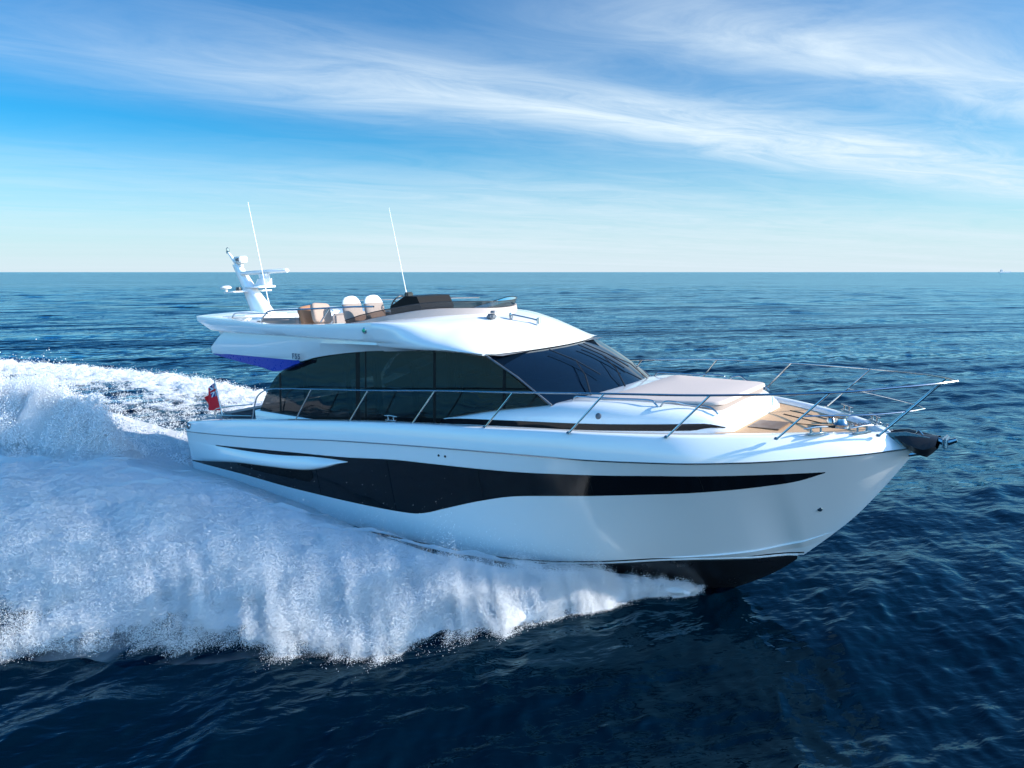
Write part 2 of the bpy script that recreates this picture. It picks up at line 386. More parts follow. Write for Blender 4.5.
# side deck and cockpit sole
q = MB(); rows = []
for x in np.linspace(-.1, 14.45, 90):
    yg = max(float(f_yg(x)) - .185, .0); zd = float(f_zg(x)) - (.14 if x < 12 else .14 - .085 * min(1, x - 12))
    if x < 2.6: zd = .75
    rows.append([(x, yg * k / 6, zd) for k in range(-6, 7)])
q.grid(rows); deck = q.build('deck', gel_matt, yacht, angle=30)
q = MB(); rows = []
for x in np.linspace(12.75, 14.3, 30):
    yg = max(float(f_yg(x)) - .235, .02); zd = float(f_zg(x)) - .05
    rows.append([(x, yg * k / 6, zd) for k in range(-6, 7)])
q.grid(rows); tkd = q.build('teak_foredeck', teak, deck)
# margin strips in the foredeck (dark lines towards the windlass)
for (x0, y0, x1, y1) in ((13.15, .75, 14.05, .28), (13.15, .45, 13.75, .12), (13.2, -.1, 14.0, -.02)):
    q = MB(); q.tube([(x0, y0, float(f_zg(x0)) - .046), (x1, y1, float(f_zg(x1)) - .046)], .009, 5); q.build('deck_seam', mattblack, tkd)
q = MB(); q.box((13.2, -.35, float(f_zg(13.2)) - .042), (.42, .5, .015), bev=.006); q.build('deck_hatch', wood, deck)

# --- coachroof with its long window strip
f_cw = tab([(8.3, 1.71), (10.5, 1.70), (11.2, 1.64), (12.0, 1.44), (12.5, 1.24), (12.8, 1.06), (12.93, .95)])
f_cs = tab([(8.3, 1.98), (8.42, 2.0), (9.4, 2.06), (10.64, 2.12), (12.09, 2.17), (12.6, 2.18), (12.93, 2.1)])
f_ct = tab([(8.3, 1.99), (8.42, 2.01), (9.32, 2.20), (10.3, 2.33), (10.8, 2.39), (11.3, 2.40), (12.3, 2.365), (12.7, 2.30), (12.87, 2.21), (12.93, 2.12)])
q = MB()
for sg in (-1, 1):
    rows = []
    for x in np.linspace(8.3, 12.93, 70):
        w = float(f_cw(x)); zs = float(f_cs(x)); zt = float(f_ct(x)); h = zt - zs
        r = [(x, sg * w, float(f_zg(x)) - .15), (x, sg * w, zs - .085), (x, sg * w, zs - .015), (x, sg * (w - .008), zs)]
        for k in range(1, 9):
            a = k / 8 * math.pi / 2
            r.append((x, sg * (w - .01 - .26 * (1 - math.cos(a)) - .0), zs + h * math.sin(a)))
        r += [(x, sg * (w - .6) if w > .7 else sg * .1, zt + .008), (x, 0, zt + .02)]
        rows.append(r)
    q.grid(rows)
    e = rows[-1]; q.add([*e, (12.93, 0, 1.9)], [tuple(range(len(e) + 1))])
croof = q.build('coachroof', gel, yacht, angle=40)
for sg in (-1, 1):
    q = MB(); rows = []
    for x in np.linspace(8.25, 12.85, 60):
        w = float(f_cw(x)) + .006; zs = float(f_cs(x)); tp = min(1, (12.86 - x) / .35)
        zb = zs - .015 - .085 * tp
        rows.append([(x, sg * (w - .01), zs - .008), (x, sg * w, zs - .012), (x, sg * w, zb), (x, sg * (w - .01), zb - .004)])
    q.grid(rows); q.build('coachroof_window', dblack, croof)
# sunpad on the coachroof
def pad(q, outline, z0, z1, r=.05, crown=.0):
    c = Vector((sum(p[0] for p in outline) / len(outline), sum(p[1] for p in outline) / len(outline)))
    pts = [Vector(p) for p in outline]
    def ring(ins, z):
        out = []
        for p in pts:
            d = (p - c); L = d.length; f = (L - ins) / L if ins < .15 else 1 - ins; out.append((*(c + d * f), z))
        return out
    rows = [ring(0, z0), ring(0, z1 - r)] + [ring(r * (1 - math.cos(a)), z1 - r + r * math.sin(a)) for a in (R_(22), R_(45), R_(68), R_(90))]
    rows += [ring(.45, z1 + crown * .7), ring(.8, z1 + crown)]
    q.grid(rows, close_v=True); q.add(rows[-1], [tuple(range(len(pts)))])
def rrect(x0, x1, ya0, ya1, yb0, yb1, r=.12, n=5):
    """rounded quad: at x0 y spans ya0..ya1, at x1 yb0..yb1"""
    cs = [(x0, ya0), (x1, yb0), (x1, yb1), (x0, ya1)]; out = []
    for i in range(4):
        p = Vector(cs[i]); a = (Vector(cs[i - 1]) - p).normalized(); b_ = (Vector(cs[(i + 1) % 4]) - p).normalized()
        P0 = p + a * r; P1 = p + b_ * r
        for k in range(n + 1):
            t_ = k / n; out.append(tuple((1 - t_) ** 2 * P0 + 2 * t_ * (1 - t_) * p + t_ * t_ * P1))
    # subdivide long edges
    res = []
    for i in range(len(out)):
        a = Vector(out[i]); b_ = Vector(out[(i + 1) % len(out)]); m = max(1, int((b_ - a).length / .15))
        for k in range(m): res.append(tuple(a + (b_ - a) * k / m))
    return res
q = MB(); pad(q, rrect(10.98, 12.73, -1.31, 1.31, -.95, .95, .2), 2.26, 2.385, .02); q.build('sunpad_base', taupe, croof, angle=50)
q = MB(); pad(q, rrect(11.04, 12.76, -1.27, 1.27, -.92, .92, .16), 2.38, 2.430, .04, .02); q.build('sunpad', cream, croof, angle=50)
for (xa, xb, ya, yb) in ((10.62, 11.95, -1.32, -1.26), (12.02, 12.7, -1.24, -1.02)):
    for sg in (1, -1):
        q = MB(); za = float(f_ct(xa)); zb = float(f_ct(xb))
        q.tube(spl([(xa, sg * ya, za - .02), (xa + .07, sg * ya, za + .06), (xa + .2, sg * ya, za + .07), ((xa + xb) / 2, sg * (ya + yb) / 2, (za + zb) / 2 + .065), (xb - .1, sg * yb, zb + .07), (xb, sg * yb, zb + .03), (xb + .05, sg * yb, zb - .02)], 6), .013, 8)
        q.build('grab_rail', steel, croof)
q = MB(); q.lathe((11.25, -float(f_cw(11.25)) + .035, 2.24), [(0, .02), (.03, .02), (.045, .01), (.045, -.02)], 16, Vector((0, -1, .35))); q.build('deck_vent', greyd, croof)

# --- saloon: side glass, windscreen, inner fittings
f_ht = tab([(2.63, 1.66), (2.9, 2.05), (3.29, 2.45), (3.7, 2.65), (4.12, 2.78), (5.28, 2.97), (6.76, 3.08), (8.27, 3.11), (9.2, 3.05)])
def htop(x): return float(f_ht(x)) if x < 9.2 else 3.05 - (x - 9.2) * (3.05 - 2.33) / (10.34 - 9.2)
f_hb = tab([(2.6, 1.66), (4.0, 1.60), (5.4, 1.55), (7.0, 1.6), (8.3, 1.93), (8.42, 2.0), (9.32, 2.19), (10.34, 2.325)])
def hy(x, z): return 1.70 - .10 * (z - 1.7) - .10 * max(0, (x - 8.6) / 1.8) ** 2
cabin_g = {}
for sg in (-1, 1):
    q = MB(); rows = []
    for x in np.concatenate([np.linspace(2.63, 3.4, 10), np.linspace(3.5, 10.34, 60)]):
        a = float(f_hb(x)); c = max(htop(x), a + .002)
        rows.append([(x, sg * hy(x, a + (c - a) * k / 8), a + (c - a) * k / 8) for k in range(9)])
    q.grid(rows); cabin_g[sg] = q.build('side_window', side_glass, yacht, angle=40)
for xm, w in ((3.45, .035), (6.02, .06), (6.25, .02), (8.05, .03), (9.55, .03)):
    for sg in (-1, 1):
        q = MB(); a = float(f_hb(xm)); c = htop(xm)
        q.grid([[(xm - w, sg * (hy(xm, z) + .002), z) for z in np.linspace(a, c, 6)], [(xm + w, sg * (hy(xm, z) + .002), z) for z in np.linspace(a, c, 6)]]); q.build('window_frame', mattblack, cabin_g[sg])
for sg in (-1, 1):   # white base under the aft window
    q = MB(); rows = []
    for x in np.linspace(2.5, 5.6, 20):
        zt = 1.69 - .015 * (x - 2.5); rows.append([(x, sg * 1.735, 1.2), (x, sg * 1.735, zt - .02), (x, sg * 1.72, zt), (x, sg * 1.62, zt + .004)])
    q.grid(rows); q.build('cabin_base', gel, yacht, angle=40)
def wtop(y): return (9.54 - .40 * (y / 1.6) ** 2, y, 3.06)
def wbot(y): return (10.83 - .42 * abs(y / 1.58) ** 2.2, y, 2.345 - .01 * abs(y))
q = MB(); rows = []
for k in range(33):
    yt = (k / 16 - 1) * 1.555; yb = (k / 16 - 1) * 1.56
    A = Vector(wtop(yt)); Bq = Vector(wbot(yb)); r = []
    for j in range(13):
        u = j / 12; pnt = A.lerp(Bq, u); pnt.x += .05 * math.sin(math.pi * u) * (1 - abs(k / 16 - 1) ** 2 * .8); pnt.z += .05 * math.sin(math.pi * u); r.append(pnt)
    rows.append(r)
q.grid(rows); wsg = q.build('windscreen', ws_glass, yacht, angle=40)
for sg in (-1, 1):
    q = MB(); q.tube([Vector(wtop(sg * 1.56)) + Vector((0, 0, .0)), Vector(wtop(sg * 1.56)).lerp(Vector(wbot(sg * 1.56)), .5) + Vector((.012, 0, .03)), wbot(sg * 1.56)], .016, 6)
    q.build('windscreen_pillar', greyd, wsg)
for y0, y1 in ((-.95, -.45), (-.1, .35), (1.0, .55)):   # wipers lie on the windscreen
    q = MB(); Bq = Vector(wbot(y0)) + Vector((.05, 0, .0))
    def wp(y_, u):
        A = Vector(wtop(y_)); Z = Vector(wbot(y_)); pnt = A.lerp(Z, u); pnt.x += .05 * math.sin(math.pi * u) + .045; pnt.z += .05 * math.sin(math.pi * u) + .05; return pnt
    e = wp(y1, .42)
    q.tube([Bq, wp((y0 + y1) / 2, .7) + Vector((.02, 0, .02)), e], [.016, .012, .009], 6)
    q.tube([wp(y1 - .12, .12), e, wp(y1 + .10, .72)], .011, 6)
    q.lathe(Bq, [(0, .03), (.03, .03), (.035, -.02)], 10)
    q.build('wiper', dark, wsg)
# interior
q = MB(); q.box((6.2, 0, 1.35), (7.3, 3.1, .06)); cabin_i = q.build('saloon_floor', wood, yacht)
q = MB(); q.box((10.0, 0, 2.22), (.9, 2.9, .08), bev=.03); q.build('dashboard', dark, yacht)
q = MB(); q.box((9.35, .6, 1.95), (.5, 1.2, .9), bev=.05); q.box((7.0, 1.2, 1.62), (2.6, .6, .5), bev=.05); q.box((7.0, 1.42, 1.95), (2.6, .2, .5), bev=.05); q.build('saloon_sofa', curt, yacht)
q = MB(); q.box((2.75, 0, 1.55), (.05, 3.2, .4)); q.build('aft_bulkhead', side_glass, yacht)
for (xa, xb, y_, z0, z1) in ((4.05, 4.2, -1.5, 1.75, 2.7), (6.35, 6.55, -1.52, 1.75, 2.95), (7.3, 7.45, -1.45, 1.75, 2.8), (5.5, 5.62, -1.5, 1.75, 2.9), (6.4, 6.6, 1.5, 1.75, 2.9), (5.3, 5.5, 1.5, 1.75, 2.9), (7.6, 7.8, 1.5, 1.7, 2.9)):
    rows = [[(xa + (xb - xa) * k / 12, y_ + .02 * math.sin(k * 1.7), z) for k in range(13)] for z in np.linspace(z0, z1, 4)]; q = MB(); q.grid(rows); q.build('curtain', curt, yacht)
q = MB(); q.box((4.55, -1.2, 1.75), (.28, .3, .05), bev=.02); q.box((4.42, -1.2, 1.88), (.06, .3, .3), bev=.02); q.build('saloon_chair', brown, yacht); q = MB(); q.box((8.35, -.9, 2.1), (.35, .5, .08), bev=.03); q.box((8.15, -.9, 2.35), (.1, .45, .55), bev=.04)
q.build('saloon_chair', brown, yacht)
# dark headlining
q = MB(); rows = []
for x in np.linspace(2.9, 9.5, 40):
    w = hy(x, 3.0) - .03; z = min(htop(min(x, 9.19)), 3.08) - .01; rows.append([(x, w * k / 4, z) for k in range(-4, 5)])
q.grid(rows); q.build('headlining', greyd, yacht)

# --- flybridge moulding
f_rt = tab([(.0, 3.84), (.92, 3.78), (2.4, 3.69), (4.0, 3.59), (5.1, 3.58), (6.9, 3.60)])
f_ry = tab([(.0, 1.75), (.6, 1.90), (1.4, 1.98), (3, 2.0), (6, 1.99), (6.9, 1.93)])
f_cz = tab([(0, 3.50), (1.6, 3.42), (4.1, 3.34), (6.9, 3.24)])
def fbot(x):
    if x < 4.45: return float(np.interp(x, [0.9, 4.45], [2.93, 2.83]))
    return float(f_ht(x)) - .0
# starting x of every level of the outer skin (the stern end rakes in and out)
levels = [('bot', 1.06), ('low', 1.15), ('mid', 1.45), ('crease', 1.72), ('under', 1.35), ('rim', .80), ('rimtop', .72), ('rimin', .95), ('in', 1.25), ('floor', 1.25)]
def fly_pt(k, x):
    cz = float(f_cz(x)); rt = float(f_rt(x)); ry = float(f_ry(x)); bz = fbot(x)
    byy = 1.66 if x > 4.45 else float(np.interp(x, [1, 3, 4.45], [1.80, 1.78, 1.70]))
    return [(byy, bz), (byy + .06, bz + (cz - bz) * .3), (1.83, bz + (cz - bz) * .75), (1.82, cz), (ry - .05, cz + .05), (ry, rt - .10), (ry - .02, rt), (ry - .16, rt + .005), (ry - .22, rt - .08), (1.60, 3.15)][k]
q = MB(); first = []
for sg in (-1, 1):
    rows = []; xe = 6.9
    for u in np.linspace(0, 1, 60):
        r = []
        for k, (nm, xs_) in enumerate(levels):
            x = xs_ + (xe - xs_) * u ** 1.2
            y_, z_ = fly_pt(k, x)
            r.append((x, sg * y_, z_))
        rows.append(r)
    q.grid(rows); first.append(rows[0])
# stern end: sweep the starting profile across, bowed aft
rows = []
for v in np.linspace(-1, 1, 25):
    r = []
    for k in range(len(levels)):
        a = Vector(first[0][k]); y_ = -a.y * v * -1
        bow = (1 - abs(v) ** 3.0) * (.55 if k in (5, 6, 7) else .3)
        r.append((a.x - bow, abs(a.y) * v, a.z + (.02 * (1 - v * v) if k > 3 and k < 8 else 0)))
    rows.append(r)
q.grid(rows)
fly = q.build('flybridge', gel, yacht, angle=42)
# fly sole and underside
q = MB(); rows = []
for x in np.linspace(.95, 7.1, 30): rows.append([(x, 1.70 * k / 5, 3.155) for k in range(-5, 6)])
q.grid(rows); rows = []
for x in np.linspace(1.0, 9.3, 40): rows.append([(x, (1.76 if x < 4.4 else 1.6) * k / 5, min(fbot(x), 3.06) + .02) for k in range(-5, 6)])
q.grid(rows); q.build('fly_sole', gel_matt, fly)
# blue skirt below the overhang
for sg in (-1, 1):
    q = MB(); lo = tab([(1.07, 2.90), (2.2, 2.76), (3.1, 2.66), (3.5, 2.60), (4.4, 2.80)])
    q.grid([[(x, sg * 1.80, float(fbot(x)) + .02), (x, sg * 1.78, min(float(lo(x)), fbot(x) - .004)), (x, sg * 1.2, min(float(lo(x)), fbot(x) - .004) + .02)] for x in np.linspace(1.07, 4.45, 30)]); q.build('blue_skirt', blue, fly)
# forward roof brow: the same outer skin carried on from 6.9 to the front edge and faired over the top
f_Zc = tab([(5.9, 3.60), (6.4, 3.62), (6.9, 3.66), (7.6, 3.70), (8.2, 3.66), (8.6, 3.57), (9.0, 3.42), (9.3, 3.27), (9.6, 3.08)])
f_ey = tab([(6.9, 1.93), (7.6, 1.86), (8.4, 1.77), (9.0, 1.69), (9.26, 1.64)])
def resamp(P, n):
    P = np.array(P, float); d = np.r_[0, np.cumsum(np.linalg.norm(np.diff(P, axis=0), axis=1))]
    u = np.linspace(0, 1, n) * d[-1]; return np.stack([np.interp(u, d, P[:, 0]), np.interp(u, d, P[:, 1])], -1)
NS = 15; NT = 17
def half_section(x, zx):
    """(y, z) pairs from the window head round the shoulder to the centreline"""
    hb_ = htop(min(x, 9.2)) - .012
    cz = float(f_cz(min(x, 6.9))) - .06 * max(0, x - 6.9); rt = 3.60; ry = 1.93 - .05 * max(0, x - 6.9)
    loA = resamp([(1.66, hb_), (1.72, hb_ + (cz - hb_) * .3), (1.81, hb_ + (cz - hb_) * .75), (1.81, cz)], 7)
    shA = resamp([(1.81, cz), (ry - .05, cz + .05), (ry, rt - .10), (ry - .02, rt), (ry - .16, rt + .005)], NS)
    toA = resamp([(ry - .16, rt + .005), (1.4, rt + .02), (0, float(f_Zc(min(zx, 7.6))))], NT)
    ey = float(f_ey(min(x, 9.26))); ez = float(np.interp(x, [6.9, 8.4, 9.26, 9.7], [3.30, 3.15, 3.07, 3.06]))
    n_ = float(np.interp(x, [6.9, 8.0, 9.0, 9.6], [3.6, 2.5, 2.25, 2.15])); Zc = float(f_Zc(zx))
    loB = resamp([(1.60, hb_), (ey - .05, hb_ + (ez - hb_) * .3), (ey - .01, hb_ + (ez - hb_) * .7), (ey, ez)], 7)
    se = []
    for k in range(NS + NT - 1):
        yy = ey * math.cos(k / (NS + NT - 2) * math.pi / 2); se.append((yy, ez + (Zc - ez) * max(0, 1 - (yy / ey) ** n_) ** (1 / 1.9)))
    se = np.array(se); A_ = np.vstack([loA, shA[1:], toA[1:]]); B_ = np.vstack([loB, se[1:]])
    t_ = min(1, max(0, (x - 6.9) / 1.5)); t_ = t_ * t_ * (3 - 2 * t_)
    return A_ * (1 - t_) + B_ * t_
q = MB(); rows = []
for u in np.linspace(0, 1, 44):
    hs_ = None; r = []
    M = 7 + NS - 1 + NT - 1; side = []
    for k in range(M):
        # plan curve of this level: the outboard levels stop shorter than the centre
        v = max(0.0, min(1.0, (M - 1 - k) / (M - 7)))
        av = math.sin(min(1, v) * math.pi / 2) if k >= 6 else 1.0
        x = 6.88 + (9.60 - .40 * av ** 2 - 6.88) * u
        y_, z_ = half_section(x, min(x + .40 * av ** 2 * u, 9.6))[k]
        side.append((x, y_, z_))
    rows.append([(x, -y_, z) for x, y_, z in side] + [(x, y_, z) for x, y_, z in reversed(side[:-1])])
q.grid(rows)
# front lip
fr_ = rows[-1][6:-6]; q.grid([fr_, [(x - .01, y_, z - .025) for x, y_, z in fr_], [(x - .32, y_ * .985, z - .03) for x, y_, z in fr_]])
brow = q.build('roof_brow', gel, fly, angle=50)

# fly coaming (upholstered inside, taupe outside) and smoked wind deflector
cpath = spl([(5.9, -1.72, 0), (6.7, -1.58, 0), (7.4, -1.25, 0), (7.95, -.85, 0), (8.28, -.42, 0), (8.36, 0, 0), (8.28, .42, 0), (7.95, .85, 0), (7.4, 1.25, 0), (6.7, 1.58, 0), (5.9, 1.72, 0)], 8)
q = MB(); g = MB(); rows = []; rg = []
for pnt in cpath:
    x, y_ = pnt.x, pnt.y; base = float(f_Zc(x)) - .14 - .06 * max(0, abs(y_) - 1.3)
    hgt = float(np.interp(x, [5.9, 6.6, 7.6, 8.4], [.13, .18, .21, .23])); n_ = Vector((x - 5.5, y_ * 1.2)).normalized()
    rows.append([(x, y_, base), (x - n_.x * .02, y_ - n_.y * .02, base + hgt), (x - n_.x * .06, y_ - n_.y * .06, base + hgt + .01), (x - n_.x * .11, y_ - n_.y * .11, base + hgt - .02), (x - n_.x * .12, y_ - n_.y * .12, 3.1)])
    gh = float(np.interp(x, [5.9, 6.3, 7.2, 8.4], [.07, .11, .12, .12]))
    o_ = .05 * gh / .15
    rg.append([(x - n_.x * .05, y_ - n_.y * .05, base + hgt), (x - n_.x * .045 + n_.x * o_, y_ - n_.y * .045 + n_.y * o_, base + hgt + gh)])
q.grid(rows); coam = q.build('fly_coaming', taupe2, fly, angle=50)
g.grid(rg); fg = g.build('wind_deflector', fly_glass, fly)
q = MB(); q.tube([r[1] for r in rg], .009, 6); q.build('deflector_rail', dark, fg)

# helm console, wheel, helm seats, sofa
q = MB(); q.poly([(6.45, -1.0, 3.16), (7.0, -1.0, 3.16), (7.22, -1.0, 3.80), (7.12, -1.0, 4.0), (6.8, -1.0, 4.02), (6.38, -1.0, 3.84)], (0, .85, 0)); cons = q.build('helm_console', mattblack, fly, smooth=False)
q = MB(); ax = Vector((-1, 0, .55)).normalized(); qq = ax.to_track_quat('Z', 'Y'); c = Vector((6.12, -.55, 3.86))
q.tube([c + qq @ Vector((.18 * math.cos(a), .18 * math.sin(a), 0)) for a in np.linspace(0, 2 * math.pi, 25)], .014, 7, False)
for a in (.5, 2.6, 4.7): q.tube([c, c + qq @ Vector((.18 * math.cos(a), .18 * math.sin(a), 0))], .01, 6)
q.tube([c, c - ax * .15], .03, 8); q.build('steering_wheel', dark, cons)
q = MB(); q.box((6.72, -.82, 4.03), (.10, .16, .12), bev=.02); q.build('compass', dark, cons)
def seat(x, y_, w):
    q = MB(); q.tube([(x + .1, y_, 3.02), (x + .1, y_, 3.42)], .06, 10); st = q.build('helm_seat', greyd, fly)
    q = MB(); q.box((x + .12, y_, 3.48), (.5, w, .13), bev=.05); q.build('seat_cushion', taupe, st, angle=60)
    q = MB(); rot = Matrix.Rotation(R_(-12), 3, 'Y')
    rows = []
    for (zz, sc) in ((0, .9), (.15, 1.0), (.3, 1.0), (.42, .96), (.5, .84), (.555, .6), (.57, .3)):
        ring = []
        for k in range(20):
            a = k / 20 * 2 * math.pi; v = Vector((.075 * math.cos(a) * (1 if zz < .5 else .75), .5 * w * sc * (abs(math.sin(a)) ** .6) * (1 if math.sin(a) >= 0 else -1), zz)); ring.append(Vector((x - .12, y_, 3.5)) + rot @ v)
        rows.append(ring)
    q.grid(rows[:4], close_v=True); q.build('seat_back', taupe, st, angle=60)
    q = MB(); q.grid([[p_ + Vector((-.002, 0, .0)) for p_ in r] for r in rows[3:]], close_v=True); q.add(rows[-1], [tuple(range(20))]); q.build('headrest', white_up, st, angle=60)
for (x, y_) in ((5.38, -.95), (6.05, -.95)): seat(x, y_, .47)
q = MB(); q.box((3.55, -1.28, 3.25), (1.5, .6, .42), bev=.05); q.box((3.55, -1.57, 3.50), (1.55, .16, .40), bev=.05); q.box((4.3, -1.25, 3.50), (.16, .7, .4), bev=.05); q.box((2.9, 0.9, 3.50), (.16, 1.3, .34), bev=.05)
q.box((4.0, 1.4, 3.45), (2.2, .3, .34), bev=.05); q.build('fly_sofa', taupe, fly, angle=60)
q = MB(); q.box((1.75, -1.05, 3.40), (.95, 1.0, .66), bev=.06); q.box((1.75, -1.05, 3.745), (1.0, 1.05, .03), bev=.012); q.build('wet_bar', gel, fly, angle=60)
q = MB(); q.box((2.75, -1.5, 3.45), (.5, .3, .55), bev=.05); q.build('fly_locker', gel, fly, angle=60)
# fly hand rails
q = MB(); q.tube(spl([(2.2, -1.85, 3.70), (2.25, -1.84, 3.80), (2.45, -1.83, 3.83), (3.2, -1.84, 3.81), (3.6, -1.85, 3.80)], 6), .012, 7); q.build('fly_handrail', steel, fly); q = MB()
q.tube(spl([(3.28, -1.85, 3.62), (3.48, -1.84, 3.78), (3.75, -1.84, 3.86), (5.0, -1.84, 3.87), (6.2, -1.75, 3.88), (6.7, -1.66, 3.87)], 8), .016, 8)
q.tube([(5.35, -1.84, 3.62), (5.62, -1.83, 3.86)], .014, 8)
q.build('fly_handrail', steel, fly); q = MB()
q.tube(spl([(1.3, 1.84, 3.74), (1.35, 1.83, 3.9), (1.7, 1.83, 3.93), (4.5, 1.84, 3.90), (6.2, 1.75, 3.88)], 8), .014, 7)
q.build('fly_handrail', steel, fly)
# cleats / vents / hatch hinge on the brow
q = MB(); q.box((8.55, -.62, 3.60), (.14, .16, .10), bev=.03); q.lathe((8.6, -.62, 3.60), [(0, .10), (.05, .10), (.06, .06)], 12); q.build('search_light', greyd, fly, angle=50)
hn = MB(); hn.tube(spl([(8.74, -.30, 3.50), (8.78, -.34, 3.60), (8.86, -.26, 3.58), (8.98, -.12, 3.53), (9.08, .02, 3.48)], 5), [.016] * 21, 8); hn.lathe((8.74, -.32, 3.60), [(0, .045), (.03, .04), (.04, .0), (.02, -.1)], 10); hn.lathe((9.08, .02, 3.50), [(0, .03), (.035, .02), (.04, -.08)], 10)
hn.build('horn', steel, fly)
# navigation light, model mark
q = MB(); q.lathe((6.72, -1.925, 3.47), [(0, .02), (.045, .02), (.06, .01), (.06, -.04)], 18, Vector((0, -1, .0))); nl = q.build('navigation_light', steel, fly)
q = MB(); q.lathe((6.72, -1.948, 3.47), [(0, .028), (.022, .022), (.036, 0)], 14, Vector((0, -1, 0))); q.build('green_lamp', green, nl)
tx = bpy.data.curves.new('model_mark', 'FONT'); tx.body = 'F55'; tx.size = .15; tx.extrude = .003; tx.offset = .004; tx.space_character = 1.35; tx.align_x = 'CENTER'
to = bpy.data.objects.new('model_mark', tx); COL.objects.link(to); to.parent = fly; to.location = (4.35, -1.79, 2.885); to.rotation_euler = (R_(90), R_(2), 0)
tx.materials.append(grey_letter); bpy.context.view_layer.update()
dg = bpy.context.evaluated_depsgraph_get(); me = bpy.data.meshes.new_from_object(to.evaluated_get(dg)); nm = bpy.data.objects.new('model_mark', me)
nm.parent = fly; nm.location = to.location; nm.rotation_euler = to.rotation_euler; bpy.data.objects.remove(to); COL.objects.link(nm); nm.name = 'model_mark'

# --- mast with radar
q = MB(); rot = Matrix.Rotation(0, 3, 'Y')
def raked(q, p0, p1, s0, s1, n=8):
    P0, P1 = Vector(p0), Vector(p1); rows = []
    for u in np.linspace(0, 1, n):
        c_ = P0.lerp(P1, u); a = s0[0] + (s1[0] - s0[0]) * u; w = s0[1] + (s1[1] - s0[1]) * u; ring = []
        for k in range(16):
            th_ = k / 16 * 2 * math.pi; cx_, sy_ = math.cos(th_), math.sin(th_)
            ring.append(c_ + Vector((a * abs(cx_) ** .7 * (1 if cx_ >= 0 else -1), w * abs(sy_) ** .7 * (1 if sy_ >= 0 else -1), 0)))
        rows.append(ring)
    q.grid(rows, close_v=True); q.add(rows[-1], [tuple(range(16))]); q.add(rows[0], [tuple(reversed(range(16)))])
raked(q, (.42, 0, 3.72), (-.14, 0, 4.40), (.40, .20), (.24, .12)); raked(q, (-.12, 0, 4.38), (-.62, 0, 5.02), (.23, .12), (.15, .08)); raked(q, (-.60, 0, 5.0), (-.98, 0, 5.36), (.07, .04), (.035, .03))
mast = q.build('mast', gel, fly, angle=50)
q = MB(); q.box((-.22, 0, 4.31), (.5, 1.1, .035), bev=.015); q.box((.2, .1, 4.40), (.7, .5, .05), bev=.02); q.build('spreader', gel, mast, angle=50)
q = MB(); raked(q, (.28, .15, 4.42), (.42, .12, 4.60), (.26, .16), (.2, .14)); raked(q, (.42, .12, 4.58), (.42, .12, 4.72), (.13, .1), (.19, .1)); q.build('radar_pedestal', gel, mast, angle=50)
q = MB(); d_ = Matrix.Rotation(R_(18), 3, 'Z'); q.box((.42, .12, 4.77), (1.5, .13, .10), d_, bev=.03); q.build('radar_scanner', white_up, mast, angle=60)
q = MB(); q.lathe((-.42, -.48, 4.33), [(.03, 0), (.035, .06), (.12, .07), (.14, .10), (.10, .14), (0, .15)], 18); q.build('gps_dome', white_up, mast)
q = MB(); q.lathe((-.1, -.32, 4.33), [(.07, 0), (.07, .05), (.06, .09), (0, .1)], 12); q.build('loud_hailer', dark, mast)
q = MB(); q.box((-.42, 0, 5.13), (.34, .22, .16), bev=.02); q.tube([(-.4, 0, 4.95), (-.4, 0, 5.08)], .05, 8); q.build('camera_housing', white_up, mast, angle=60)
q = MB(); q.box((-.36, -.08, 5.13), (.16, .12, .07), bev=.01); q.build('camera_lens', greyd, mast)
q = MB(); q.lathe((-1.0, 0, 5.33), [(.04, 0), (.045, .05), (.03, .06), (.04, .07), (.04, .13), (0, .16)], 14); q.build('anchor_light', steel, mast)
for (p0, p1) in (((3.18, -1.5, 3.6), (2.72, -1.5, 6.14)), ((3.78, 1.9, 3.6), (3.30, 1.9, 6.13))):
    q = MB(); q.tube([p0, Vector(p0).lerp(Vector(p1), .2)], .018, 8); q.tube([Vector(p0).lerp(Vector(p1), .2), p1], [.011, .006], 6)
    q.build('whip_antenna', white_up, fly)

